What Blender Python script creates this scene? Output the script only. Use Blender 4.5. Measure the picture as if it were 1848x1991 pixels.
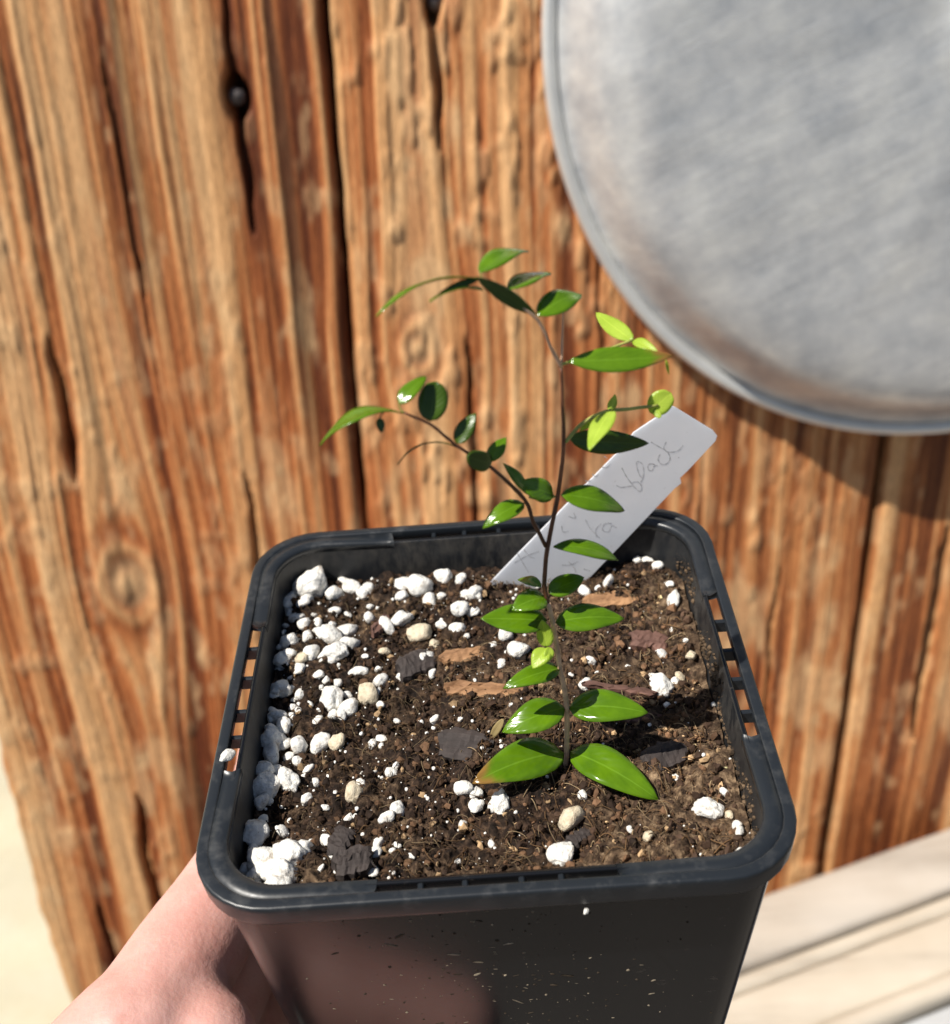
import bpy, bmesh, math, random
import numpy as np
from mathutils import Vector, Matrix

for o in list(bpy.data.objects):
    bpy.data.objects.remove(o, do_unlink=True)
scene = bpy.context.scene
COL = scene.collection
random.seed(7)
RNG = np.random.default_rng(11)

# ------------------------------------------------------------------ camera
# world frame: origin = centre of the pot rim, Z up, Y from the camera towards the wall
CAM = Vector((0.003993, -0.148980, 0.141954))
RIGHT = Vector((0.9972486, -0.0260219, -0.0694121))
DOWN = Vector((-0.0715005, -0.5848091, -0.8080136))
FWD = Vector((-0.0195668, 0.8107534, -0.5850607))
FPX, CX, CY = 2300.0, 924.0, 995.5          # focal length in pixels of a 1848 px wide picture
cd = bpy.data.cameras.new('camera')
cam = bpy.data.objects.new('camera', cd)
COL.objects.link(cam)
m = Matrix((RIGHT, -DOWN, -FWD)).transposed().to_4x4()
m.translation = CAM
cam.matrix_world = m
cd.sensor_fit = 'HORIZONTAL'
cd.sensor_width = 36.0
cd.lens = FPX / 1848.0 * 36.0
cd.clip_start = 0.01
cd.clip_end = 200.0
cd.dof.use_dof = True
cd.dof.focus_distance = 0.197
cd.dof.aperture_fstop = 23.0
scene.camera = cam

# ------------------------------------------------------------------ light
SUN = Vector((-0.50, -0.20, 0.85)).normalized()     # towards the sun
world = bpy.data.worlds.new('World')
scene.world = world
world.use_nodes = True
wn = world.node_tree
wn.nodes.clear()
sky = wn.nodes.new('ShaderNodeTexSky')
sky.sky_type = 'NISHITA'
sky.sun_disc = False
sky.sun_elevation = math.asin(SUN.z)
sky.sun_rotation = math.atan2(SUN.x, SUN.y)
bgn = wn.nodes.new('ShaderNodeBackground')
bgn.inputs['Strength'].default_value = 0.05
wout = wn.nodes.new('ShaderNodeOutputWorld')
wn.links.new(sky.outputs[0], bgn.inputs['Color'])
wn.links.new(bgn.outputs[0], wout.inputs['Surface'])
sl = bpy.data.lights.new('sun', 'SUN')
sl.energy = 5.0
sl.angle = math.radians(0.55)
sl.color = (1.0, 0.95, 0.87)
sun = bpy.data.objects.new('sun', sl)
COL.objects.link(sun)
sun.rotation_euler = SUN.to_track_quat('Z', 'Y').to_euler()
sun.location = SUN * 3
scene.view_settings.view_transform = 'Standard'
scene.view_settings.look = 'None'
scene.view_settings.exposure = 0.42
scene.view_settings.gamma = 1.0
scene.view_settings.use_curve_mapping = False
scene.render.engine = 'CYCLES'

# ------------------------------------------------------------------ helpers
def ray(x, y):
    return RIGHT * (x - CX) + DOWN * (y - CY) + FWD * FPX

def hit(x, y, o, n):
    d = ray(x, y); o = Vector(o); n = Vector(n)
    return CAM + d * ((o - CAM).dot(n) / d.dot(n))

def at_y(x, y, Y):
    return hit(x, y, (0, Y, 0), (0, 1, 0))

def at_z(x, y, Z):
    return hit(x, y, (0, 0, Z), (0, 0, 1))

def link(o, parent=None):
    COL.objects.link(o)
    if parent:
        o.parent = parent
    return o

def mesh(name, V, F, mat, parent=None, smooth=True, attrs=None, mats=None, fmat=None):
    me = bpy.data.meshes.new(name)
    me.from_pydata([tuple(v) for v in V], [], F if isinstance(F, list) else F.tolist())
    for mm in (mats or [mat]):
        me.materials.append(mm)
    if fmat is not None:
        me.polygons.foreach_set('material_index', fmat)
    if smooth:
        me.polygons.foreach_set('use_smooth', [True] * len(me.polygons))
    for k, a in (attrs or {}).items():
        a = np.asarray(a, dtype=np.float32)
        if a.ndim == 1:
            at = me.attributes.new(k, 'FLOAT', 'POINT'); at.data.foreach_set('value', a)
        else:
            at = me.attributes.new(k, 'FLOAT_COLOR', 'POINT'); at.data.foreach_set('color', a.ravel())
    me.update()
    o = bpy.data.objects.new(name, me)
    return link(o, parent)

def tag(o, label=None, cat=None, group=None, kind=None):
    if label: o['label'] = label
    if cat: o['category'] = cat
    if group: o['group'] = group
    if kind: o['kind'] = kind
    return o

def thing(name, label, cat, loc=(0, 0, 0), group=None):
    o = bpy.data.objects.new(name, None)
    o.empty_display_size = 0.01
    o.location = loc
    link(o)
    return tag(o, label, cat, group)

def local(V, root):
    """vertices given in world space -> local to an unrotated root"""
    l = root.location
    return [Vector(v) - l for v in V]

# vectorised value noise ------------------------------------------------
def _h(ix, iy, s):
    n = (ix.astype(np.int64) * 374761393 + iy.astype(np.int64) * 668265263 + s * 974634777) & 0x7fffffff
    n = ((n ^ (n >> 13)) * 1274126177) & 0x7fffffff
    n = n ^ (n >> 16)
    return (n & 0xffff) / 65535.0

def vn(x, y, s=0):
    x = np.asarray(x, float); y = np.asarray(y, float)
    ix = np.floor(x); iy = np.floor(y); fx = x - ix; fy = y - iy
    fx = fx * fx * fx * (fx * (fx * 6 - 15) + 10); fy = fy * fy * fy * (fy * (fy * 6 - 15) + 10)
    a = _h(ix, iy, s); b = _h(ix + 1, iy, s); c = _h(ix, iy + 1, s); d = _h(ix + 1, iy + 1, s)
    return (a + (b - a) * fx) * (1 - fy) + (c + (d - c) * fx) * fy

def fbm(x, y, s=0, o=4, g=0.5):
    t = 0; w = 1; n = 0
    for k in range(o):
        t = t + w * vn(x * 2 ** k + 17.3 * k, y * 2 ** k + 5.1 * k, s + k * 13); n += w; w *= g
    return t / n

def sstep(a, b, x):
    t = np.clip((x - a) / (b - a), 0, 1)
    return t * t * (3 - 2 * t)

# materials ---------------------------------------------------------------
def newmat(name):
    m = bpy.data.materials.new(name); m.use_nodes = True
    nt = m.node_tree
    b = nt.nodes['Principled BSDF']
    return m, nt, b

def N(nt, t, **kw):
    n = nt.nodes.new(t)
    for k, v in kw.items():
        if k in n.inputs: n.inputs[k].default_value = v
        else: setattr(n, k, v)
    return n

def ramp(nt, fac, stops):
    r = nt.nodes.new('ShaderNodeValToRGB')
    e = r.color_ramp.elements
    while len(e) < len(stops): e.new(0.5)
    for i, (p, c) in enumerate(stops):
        e[i].position = p
        e[i].color = (*c, 1) if len(c) == 3 else c
    nt.links.new(fac, r.inputs[0])
    return r.outputs[0]

def mix(nt, fac, a, b, mode='MIX'):
    n = nt.nodes.new('ShaderNodeMix'); n.data_type = 'RGBA'; n.blend_type = mode
    for s, v in ((0, fac), (6, a), (7, b)):
        if hasattr(v, 'is_linked'): nt.links.new(v, n.inputs[s])
        elif isinstance(v, (int, float)): n.inputs[s].default_value = v
        else: n.inputs[s].default_value = (*v, 1)
    return n.outputs[2]

def noise(nt, scale, detail=4, rough=0.55, vec=None, stretch=None, rot=None):
    tc = N(nt, 'ShaderNodeTexCoord')
    v = tc.outputs['Object']
    if stretch:
        mp = N(nt, 'ShaderNodeMapping'); mp.inputs['Scale'].default_value = stretch
        if rot:
            m0 = N(nt, 'ShaderNodeMapping'); m0.inputs['Rotation'].default_value = rot
            nt.links.new(v, m0.inputs[0]); v = m0.outputs[0]
        nt.links.new(v, mp.inputs[0]); v = mp.outputs[0]
    n = N(nt, 'ShaderNodeTexNoise'); n.inputs['Scale'].default_value = scale
    n.inputs['Detail'].default_value = detail; n.inputs['Roughness'].default_value = rough
    nt.links.new(v, n.inputs['Vector'])
    return n.outputs['Fac']

def bump(nt, b, h, dist, strength=1.0):
    n = N(nt, 'ShaderNodeBump'); n.inputs['Distance'].default_value = dist
    n.inputs['Strength'].default_value = strength
    nt.links.new(h, n.inputs['Height']); nt.links.new(n.outputs[0], b.inputs['Normal'])

def simple(name, col, rough=0.6, metal=0.0, var=0.0, scale=300, bmp=0.0, spec=0.5):
    m, nt, b = newmat(name)
    b.inputs['Roughness'].default_value = rough; b.inputs['Metallic'].default_value = metal
    b.inputs['Specular IOR Level'].default_value = spec
    if var:
        f = noise(nt, scale)
        lo = tuple(max(0, c * (1 - var)) for c in col); hi = tuple(min(1, c * (1 + var)) for c in col)
        nt.links.new(ramp(nt, f, [(0.3, lo), (0.7, hi)]), b.inputs['Base Color'])
        if bmp: bump(nt, b, f, bmp)
    else:
        b.inputs['Base Color'].default_value = (*col, 1)
    return m

def attr(nt, name, col=False):
    a = N(nt, 'ShaderNodeAttribute'); a.attribute_name = name
    return a.outputs['Color' if col else 'Fac']

# wood of the plank wall
def wood_mat(name, tint=1.0):
    m, nt, b = newmat(name)
    g = attr(nt, 'grain'); t = attr(nt, 'tone'); w = attr(nt, 'wear'); k = attr(nt, 'dark')
    c1 = ramp(nt, g, [(0.10, (0.15, 0.034, 0.009)), (0.36, (0.42, 0.122, 0.034)), (0.58, (0.60, 0.220, 0.072)), (0.88, (0.78, 0.415, 0.175))])
    c2 = ramp(nt, g, [(0.12, (0.13, 0.042, 0.013)), (0.38, (0.32, 0.120, 0.038)), (0.60, (0.49, 0.215, 0.074)), (0.88, (0.69, 0.40, 0.18))])
    c = mix(nt, t, c1, c2)
    c = mix(nt, w, c, (0.82, 0.53, 0.27))
    c = mix(nt, k, c, (0.035, 0.016, 0.008))
    f = noise(nt, 1100, 4, 0.65, stretch=(1, 1, 0.07))
    c = mix(nt, 0.5, c, ramp(nt, f, [(0.32, (0.36, 0.29, 0.25)), (0.58, (1, 1, 1))]), 'MULTIPLY')
    nt.links.new(c, b.inputs['Base Color'])
    b.inputs['Roughness'].default_value = 0.62
    b.inputs['Specular IOR Level'].default_value = 0.35
    bump(nt, b, f, 0.0006, 0.7)
    return m

M = {}
M['wood'] = wood_mat('weathered_wood')

def pale_board(name, col, dark):
    m, nt, b = newmat(name)
    f = noise(nt, 60, 5, 0.6, stretch=(0.12, 1, 1)); g = noise(nt, 30, 4)
    c = ramp(nt, f, [(0.3, dark), (0.5, col), (0.72, tuple(min(1, x * 1.1) for x in col))])
    c = mix(nt, 0.25, c, ramp(nt, g, [(0.35, (0.7, 0.62, 0.52)), (0.6, (1, 1, 1))]), 'MULTIPLY')
    nt.links.new(c, b.inputs['Base Color']); b.inputs['Roughness'].default_value = 0.7
    bump(nt, b, f, 0.0008)
    return m
M['board_a'] = pale_board('limed_board', (0.44, 0.395, 0.34), (0.33, 0.29, 0.245))
M['board_b'] = pale_board('limed_board_cream', (0.49, 0.435, 0.355), (0.36, 0.31, 0.25))
M['board_c'] = pale_board('grey_board', (0.42, 0.43, 0.44), (0.30, 0.31, 0.32))

m, nt, b = newmat('cream_plaster')
f = noise(nt, 25, 5); f2 = noise(nt, 260, 4)
nt.links.new(ramp(nt, f, [(0.3, (0.84, 0.76, 0.54)), (0.7, (0.90, 0.84, 0.64))]), b.inputs['Base Color'])
b.inputs['Roughness'].default_value = 0.85
bump(nt, b, f2, 0.0003)
M['plaster'] = m
M['ground'] = simple('darkened_paving', (0.10, 0.09, 0.08), 0.9, var=0.25, scale=18)  # ground colour darkened as shade, dimming its reflection in the pot

# aluminium of the basin
m, nt, b = newmat('worn_aluminium')
f = noise(nt, 55, 6, 0.65, stretch=(1, 1, 1)); s1 = noise(nt, 130, 5, 0.7, stretch=(0.22, 1, 1.5), rot=(0, math.radians(24), 0)); s2 = noise(nt, 9, 3)
c = ramp(nt, f, [(0.28, (0.50, 0.52, 0.545)), (0.5, (0.68, 0.685, 0.685)), (0.72, (0.86, 0.855, 0.82))])
c = mix(nt, 0.28, c, ramp(nt, s1, [(0.34, (0.58, 0.61, 0.66)), (0.6, (1, 1, 1)), (0.74, (1.25, 1.24, 1.2))]), 'MULTIPLY')
c = mix(nt, 0.22, c, ramp(nt, s2, [(0.35, (0.72, 0.69, 0.66)), (0.65, (1, 1, 1))]), 'MULTIPLY')
nt.links.new(c, b.inputs['Base Color'])
b.inputs['Metallic'].default_value = 0.38
nt.links.new(ramp(nt, s1, [(0.3, (0.30,) * 3), (0.7, (0.46,) * 3)]), b.inputs['Roughness'])
bump(nt, b, s1, 0.0004, 0.5)
M['alu'] = m
m, nt, b = newmat('rolled_aluminium_edge')
f = noise(nt, 70, 4)
nt.links.new(ramp(nt, f, [(0.3, (0.76, 0.76, 0.74)), (0.7, (0.88, 0.88, 0.85))]), b.inputs['Base Color'])
b.inputs['Metallic'].default_value = 0.55; b.inputs['Roughness'].default_value = 0.4
M['alu_rim'] = m

# plastics
def plastic(name, dustcol, dust0, dust1, rough=0.36, sc=260, streak=None, base=(0.0095, 0.0110, 0.0135)):
    m, nt, b = newmat(name)
    f = noise(nt, sc, 6, 0.7, stretch=streak); g = noise(nt, 45, 4, 0.6); h = noise(nt, 1500, 2, 0.5)
    k = ramp(nt, f, [(dust0, (0, 0, 0)), (dust1, (1, 1, 1))])
    k2 = mix(nt, 1.0, k, ramp(nt, g, [(0.35, (0.1, 0.1, 0.1)), (0.7, (1, 1, 1))]), 'MULTIPLY')
    c = mix(nt, k2, base, dustcol)
    nt.links.new(c, b.inputs['Base Color'])
    r = mix(nt, k2, (rough,) * 3, (0.8,) * 3)
    nt.links.new(r, b.inputs['Roughness'])
    bump(nt, b, h, 0.00002, 0.25)
    return m
M['plastic'] = plastic('black_plastic', (0.15, 0.125, 0.10), 0.62, 0.84, 0.20, sc=420, streak=(0.45, 1, 1), base=(0.0060, 0.0064, 0.0075))
M['plastic_rim'] = plastic('black_plastic_rim', (0.09, 0.09, 0.09), 0.52, 0.85, 0.34, base=(0.014, 0.017, 0.021))
M['plastic_soiled'] = plastic('soiled_black_plastic', (0.085, 0.075, 0.062), 0.40, 0.70, 0.45, 420, (1, 1, 0.5))

# soil
m, nt, b = newmat('potting_soil')
f = noise(nt, 700, 6, 0.65); g = noise(nt, 120, 4); dr = attr(nt, 'dry')
wet = ramp(nt, f, [(0.36, (0.006, 0.004, 0.003)), (0.52, (0.026, 0.015, 0.010)), (0.68, (0.11, 0.066, 0.040))])
dry = ramp(nt, f, [(0.33, (0.030, 0.018, 0.012)), (0.5, (0.13, 0.082, 0.048)), (0.66, (0.36, 0.25, 0.15))])
nt.links.new(mix(nt, dr, wet, dry), b.inputs['Base Color'])
b.inputs['Roughness'].default_value = 0.85
b.inputs['Specular IOR Level'].default_value = 0.2
bump(nt, b, f, 0.0010, 1.0)
M['soil'] = m
m, nt, b = newmat('soil_crumbs')
f = noise(nt, 1500, 4)
nt.links.new(mix(nt, 0.55, attr(nt, 'col', True), ramp(nt, f, [(0.3, (0.35, 0.33, 0.3)), (0.65, (1, 1, 1))]), 'MULTIPLY'), b.inputs['Base Color'])
b.inputs['Roughness'].default_value = 0.8
b.inputs['Specular IOR Level'].default_value = 0.2
M['crumb'] = m

def perl(name, col, lo):
    m, nt, b = newmat(name)
    f = noise(nt, 1.4, 5, 0.65); v = N(nt, 'ShaderNodeTexVoronoi'); v.inputs['Scale'].default_value = 2.2
    tc = N(nt, 'ShaderNodeTexCoord'); nt.links.new(tc.outputs['Object'], v.inputs['Vector'])
    c = ramp(nt, f, [(0.28, lo), (0.5, col)])
    pit = ramp(nt, v.outputs['Distance'], [(0.05, (0.14, 0.115, 0.09)), (0.11, (1, 1, 1))])
    c = mix(nt, 0.7, c, pit, 'MULTIPLY')
    st = noise(nt, 0.9, 4, 0.7)
    c = mix(nt, ramp(nt, st, [(0.52, (0, 0, 0)), (0.72, (0.75,) * 3)]), c, (0.30, 0.22, 0.14))
    nt.links.new(c, b.inputs['Base Color']); b.inputs['Roughness'].default_value = 0.8
    b.inputs['Subsurface Weight'].default_value = 0.0
    bump(nt, b, f, 0.15, 0.35)
    return m
M['perlite'] = perl('perlite', (0.84, 0.82, 0.77), (0.62, 0.59, 0.52))
M['perlite_tan'] = perl('perlite_stained', (0.66, 0.57, 0.42), (0.42, 0.33, 0.21))
M['pebble'] = perl('tan_pebble', (0.34, 0.27, 0.15), (0.20, 0.14, 0.07))

def bark(name, a, b_):
    m, nt, b = newmat(name)
    f = noise(nt, 300, 5, 0.65, stretch=(0.25, 1, 1))
    nt.links.new(ramp(nt, f, [(0.3, a), (0.68, b_)]), b.inputs['Base Color']); b.inputs['Roughness'].default_value = 0.8
    bump(nt, b, f, 0.0006, 1.0)
    return m
M['bark_dark'] = bark('dark_bark', (0.015, 0.011, 0.010), (0.060, 0.045, 0.040))
M['bark_red'] = bark('red_bark', (0.06, 0.028, 0.02), (0.19, 0.095, 0.07))
M['bark_tan'] = bark('tan_bark', (0.14, 0.065, 0.028), (0.46, 0.25, 0.12))

# leaves
def leafmat(name, col, dark, under, trans, rough=0.28):
    m, nt, b = newmat(name)
    f = noise(nt, 260, 3)
    uv = N(nt, 'ShaderNodeUVMap'); sx = N(nt, 'ShaderNodeSeparateXYZ'); nt.links.new(uv.outputs[0], sx.inputs[0])
    c = ramp(nt, f, [(0.3, dark), (0.7, col)])
    ms = N(nt, 'ShaderNodeMath', operation='SUBTRACT'); nt.links.new(sx.outputs[1], ms.inputs[0]); ms.inputs[1].default_value = 0.5
    ab = N(nt, 'ShaderNodeMath', operation='ABSOLUTE'); nt.links.new(ms.outputs[0], ab.inputs[0])
    c = mix(nt, ramp(nt, ab.outputs[0], [(0.012, (0.3,) * 3), (0.03, (0, 0, 0))]), c, tuple(min(1, x * 1.6 + 0.03) for x in col))
    tipc = attr(nt, 'tip')
    c = mix(nt, tipc, c, (0.30, 0.15, 0.04))
    nt.links.new(c, b.inputs['Base Color'])
    b.inputs['Roughness'].default_value = rough
    b.inputs['Specular IOR Level'].default_value = 0.55
    # faint side veins
    wv = N(nt, 'ShaderNodeTexWave'); wv.inputs['Scale'].default_value = 2.2; wv.inputs['Distortion'].default_value = 0.6
    vm = N(nt, 'ShaderNodeCombineXYZ')
    ad = N(nt, 'ShaderNodeMath', operation='MULTIPLY_ADD'); nt.links.new(ab.outputs[0], ad.inputs[0]); ad.inputs[1].default_value = -0.8
    nt.links.new(sx.outputs[0], ad.inputs[2]); nt.links.new(ad.outputs[0], vm.inputs[0]); nt.links.new(vm.outputs[0], wv.inputs['Vector'])
    hs = mix(nt, 0.5, wv.outputs['Color'], f)
    bump(nt, b, hs, 0.00008, 0.4)
    tr = N(nt, 'ShaderNodeBsdfTranslucent')
    nt.links.new(mix(nt, 1.0, c, under, 'MULTIPLY'), tr.inputs['Color'])
    ms2 = N(nt, 'ShaderNodeMixShader'); ms2.inputs[0].default_value = trans
    nt.links.new(b.outputs[0], ms2.inputs[1]); nt.links.new(tr.outputs[0], ms2.inputs[2])
    nt.links.new(ms2.outputs[0], nt.nodes['Material Output'].inputs['Surface'])
    return m
M['leaf'] = leafmat('mature_leaf', (0.135, 0.265, 0.008), (0.082, 0.180, 0.005), (1.5, 1.45, 0.8), 0.28, 0.17)
M['leaf_shaded'] = leafmat('shaded_leaf', (0.062, 0.120, 0.006), (0.038, 0.080, 0.004), (1.3, 1.3, 0.8), 0.22)  # leaf green darkened to paint shade on backlit and underside leaves
M['leaf_young'] = leafmat('young_leaf', (0.52, 0.66, 0.09), (0.40, 0.55, 0.05), (1.2, 1.2, 1.0), 0.45, 0.38)
M['leaf_dry'] = leafmat('dry_leaf', (0.42, 0.33, 0.15), (0.28, 0.2, 0.08), (1, 1, 1), 0.2, 0.6)
m, nt, b = newmat('water')
b.inputs['Base Color'].default_value = (0.22, 0.36, 0.06, 1); b.inputs['Roughness'].default_value = 0.04
b.inputs['Coat Weight'].default_value = 1.0; b.inputs['Coat Roughness'].default_value = 0.02; b.inputs['IOR'].default_value = 1.5
M['water'] = m
M['stem_brown'] = simple('reddish_bark_stem', (0.10, 0.038, 0.018), 0.5, var=0.4, scale=500, bmp=0.0002)
M['stem_tan'] = simple('tan_bark_stem', (0.70, 0.45, 0.29), 0.55, var=0.3, scale=500, bmp=0.0002)
M['stem_green'] = simple('green_shoot', (0.40, 0.42, 0.10), 0.45, var=0.25, scale=400)

m, nt, b = newmat('white_label_plastic')
f = noise(nt, 200, 4); sp = noise(nt, 1400, 2)
c = ramp(nt, f, [(0.3, (0.82, 0.84, 0.87)), (0.7, (0.90, 0.91, 0.93))])
c = mix(nt, ramp(nt, sp, [(0.70, (0, 0, 0)), (0.78, (0.6,) * 3)]), c, (0.35, 0.33, 0.30))
nt.links.new(c, b.inputs['Base Color']); b.inputs['Roughness'].default_value = 0.5
tr = N(nt, 'ShaderNodeBsdfTranslucent'); tr.inputs['Color'].default_value = (0.88, 0.91, 0.97, 1)
ms2 = N(nt, 'ShaderNodeMixShader'); ms2.inputs[0].default_value = 0.50
nt.links.new(b.outputs[0], ms2.inputs[1]); nt.links.new(tr.outputs[0], ms2.inputs[2])
nt.links.new(ms2.outputs[0], nt.nodes['Material Output'].inputs['Surface'])
M['label'] = m
M['pencil'] = simple('pencil_lead', (0.44, 0.44, 0.46), 0.6, var=0.3, scale=900)

m, nt, b = newmat('skin')
f = noise(nt, 60, 5, 0.65); g = noise(nt, 900, 4, 0.6); cr = noise(nt, 170, 4, 0.6, stretch=(0.35, 1.0, 0.5))
c = ramp(nt, f, [(0.3, (0.55, 0.265, 0.22)), (0.55, (0.63, 0.35, 0.30)), (0.75, (0.68, 0.41, 0.36))])
nt.links.new(c, b.inputs['Base Color'])
b.inputs['Roughness'].default_value = 0.5
b.inputs['Subsurface Weight'].default_value = 0.25
b.inputs['Subsurface Radius'].default_value = (0.004, 0.0015, 0.0008)
b.inputs['Subsurface Scale'].default_value = 1.0
bump(nt, b, mix(nt, 0.55, g, cr), 0.0007, 0.5)
M['skin'] = m
M['nail_plate'] = simple('fingernail', (0.72, 0.46, 0.40), 0.3)
M['iron'] = simple('rusty_iron', (0.10, 0.085, 0.08), 0.5, metal=0.6, var=0.4, scale=400)

# ================================================================== SETTING
WU = Vector((0.0461, 0.1437, 0.9885)).normalized()
WH = (Vector((1, 0, 0)) - WU * WU.x).normalized()
WN = WH.cross(WU)                                   # out of the wall, towards the camera
WO = Vector((0, 0.30, 0))
def W(u, v, d=0.0):
    return WO + WH * u + WU * v + WN * d

# ground + plaster wall behind the planks
def grid_sheet(name, mat, corners, nu, nv, amp=0, scale=10):
    a, b_, c_, d_ = [np.array(x, float) for x in corners]
    s = np.linspace(0, 1, nu); t = np.linspace(0, 1, nv); S, T = np.meshgrid(s, t)
    P = (a * ((1 - S) * (1 - T))[..., None] + b_ * (S * (1 - T))[..., None] + c_ * (S * T)[..., None] + d_ * ((1 - S) * T)[..., None])
    n = np.cross(b_ - a, d_ - a); n /= np.linalg.norm(n)
    P = P + n * (amp * (fbm(S * scale, T * scale, 3) - 0.5))[..., None]
    V = P.reshape(-1, 3)
    i = np.arange(nu * nv).reshape(nv, nu)
    F = np.stack([i[:-1, :-1], i[:-1, 1:], i[1:, 1:], i[1:, :-1]], -1).reshape(-1, 4)
    return mesh(name, V, F, mat)
g = grid_sheet('ground', M['ground'], ((-4, -4, -0.62), (4, -4, -0.62), (4, 4, -0.62), (-4, 4, -0.62)), 40, 40, 0.004, 30)
tag(g, kind='structure')
pw = grid_sheet('plaster_wall', M['plaster'], ((-0.9, 0.27, -0.62), (0.9, 0.27, -0.62), (0.9, 0.55, 0.35), (-0.9, 0.55, 0.35)), 120, 80, 0.004, 30)
tag(pw, 'cream plaster wall showing past the edge of the planks', 'wall')

# plank wall -------------------------------------------------------------
wall = thing('plank_wall', 'wall of rough weathered orange-brown wooden planks behind the pot', 'wall', W(0, -0.56))
KNOTS = [(-0.157, -0.197, 0.016), (0.085, -0.30, 0.010), (-0.02, -0.09, 0.009)]
CRACKS = [  # u, v centre, half length, half width, depth : open checks in the wood
    (-0.1715, -0.113, 0.034, 0.0030, 0.010), (-0.1745, -0.372, 0.050, 0.0034, 0.010),
    (-0.0835, 0.004, 0.045, 0.0022, 0.006), (-0.098, -0.20, 0.055, 0.0022, 0.006),
    (0.0005, -0.135, 0.050, 0.0018, 0.005), (-0.205, -0.44, 0.045, 0.0026, 0.008),
    (-0.0072, 0.030, 0.040, 0.0022, 0.005), (-0.130, -0.02, 0.05, 0.0010, 0.003),
    (0.055, -0.06, 0.06, 0.0010, 0.003), (0.14, -0.25, 0.05, 0.0012, 0.004), (0.215, -0.24, 0.06, 0.0025, 0.006),
    (-0.0835, 0.011, 0.0085, 0.0050, 0.012), (-0.0072, 0.0416, 0.0085, 0.0050, 0.012)]
def plank(u0, u1, v0, v1, seed, du=0.0008, dv=0.0019, thick=0.028, left_wavy=0.0, right_wavy=0.0, tone0=0.0, lump=1.0):
    nu = int((u1 - u0) / du) + 1; nv = int((v1 - v0) / dv) + 1
    s = np.linspace(0, 1, nu); v = np.linspace(v0, v1, nv)
    lw = left_wavy * (fbm(v * 18, v * 0, seed + 5, 4) - 0.5) * 2; rw = right_wavy * (fbm(v * 22, v * 0, seed + 6, 4) - 0.5) * 2
    S, Vv = np.meshgrid(s, v)
    U = (u0 + lw)[:, None] * (1 - S) + (u1 + rw)[:, None] * S
    # grain coordinate, bending round the knots
    uu = U + 0.005 * (fbm(Vv * 4, U * 3, seed) - 0.5) + 0.0009 * (fbm(Vv * 26, U * 30, seed + 1) - 0.5)
    ring = np.zeros_like(U); kn = np.zeros_like(U)
    for (ku, kv, kr) in KNOTS:
        dx = U - ku; dy = (Vv - kv) * 0.62; r = np.sqrt(dx * dx + dy * dy)
        uu = uu - np.sign(dx) * kr * 0.9 * np.exp(-(dy / (kr * 2.6)) ** 2) * np.exp(-np.abs(dx) / (kr * 2.0)) * (1 - np.exp(-(dx / (kr * .5)) ** 2))
        w = np.exp(-(r / (kr * 1.25)) ** 4)
        ring = ring * (1 - w) + w * (0.5 + 0.5 * np.sin(r / kr * 9 + 2 * fbm(U * 90, Vv * 60, seed + 9)))
        kn = np.maximum(kn, w)
    n1 = fbm(uu * 70, Vv * 2.2, seed + 20, 3); n2 = fbm(uu * 210, Vv * 4, seed + 30, 3); n3 = fbm(uu * 640, Vv * 11, seed + 40, 2)
    flk = fbm(U * 150, Vv * 75, seed + 50, 3); zone = sstep(0.45, 0.70, fbm(U * 9 + 3, Vv * 4, seed + 60, 3))
    lines = (1 - np.abs(2 * n2 - 1)) ** 3
    grain = np.clip(0.5 + 1.2 * (n1 - 0.5) + 1.15 * (n2 - 0.5) + 0.9 * (n3 - 0.5), 0, 1)
    grain = grain * (1 - 0.75 * kn) + 0.75 * kn * ring
    bumps = sstep(0.55, 0.78, flk) * zone
    H = 0.0016 * (n1 - 0.5) + 0.0014 * (n2 - 0.5) + 0.0009 * (n3 - 0.5) + lump * (0.0011 * bumps) - 0.0005 * lines
    H += kn * (0.0006 + 0.0010 * (ring - 0.5))
    H += lump * 0.0014 * (fbm(U * 60, Vv * 34, seed + 70, 4) - 0.5)
    # worn pale flecks and patches
    wear = np.clip(sstep(0.62, 0.80, fbm(U * 60, Vv * 26, seed + 80, 3)) * 0.5 + 0.35 * bumps + 0.35 * sstep(0.68, 0.82, n1) + 0.35 * sstep(0.66, 0.82, fbm(U * 170, Vv * 70, seed + 85, 2)), 0, 0.8)
    for (ku, kv, kr) in KNOTS:
        r2 = ((U - ku) / kr) ** 2 + ((Vv - kv) / kr) ** 2
        wear = np.maximum(wear, 0.85 * np.exp(-r2 * 1.6))
    dark = 0.75 * sstep(0.70, 0.86, fbm(uu * 120 + 9, Vv * 3.0, seed + 90, 3))
    for (cu, cv, hl, hw, dp) in CRACKS:
        t = (Vv - cv) / hl
        cc = cu + 0.0025 * (fbm(Vv * 30, Vv * 0, int(abs(cu) * 9999)) - 0.5) * 2 - 0.02 * (Vv - cv) * 0
        ww = hw * np.sqrt(np.clip(1 - t * t, 0, 1)) * (0.55 + 0.9 * fbm(Vv * 60, Vv * 0 + 3, 77))
        k = np.where(np.abs(t) < 1, 1 - sstep(0.45, 1.0, np.abs(U - cc) / np.maximum(ww, 1e-6)), 0)
        H = H - dp * k; dark = np.maximum(dark, 0.55 * k)
    # rounded, chipped arrises at the plank edges
    e = np.minimum(S, 1 - S) * (u1 - u0)
    H = H - 0.003 * (1 - sstep(0, 0.0035, e + 0.0018 * (fbm(Vv * 55, U * 3, seed + 99) - 0.3))) ** 2
    dark = np.maximum(dark, 0.45 * (1 - sstep(0.0, 0.0020, e)))
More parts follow.
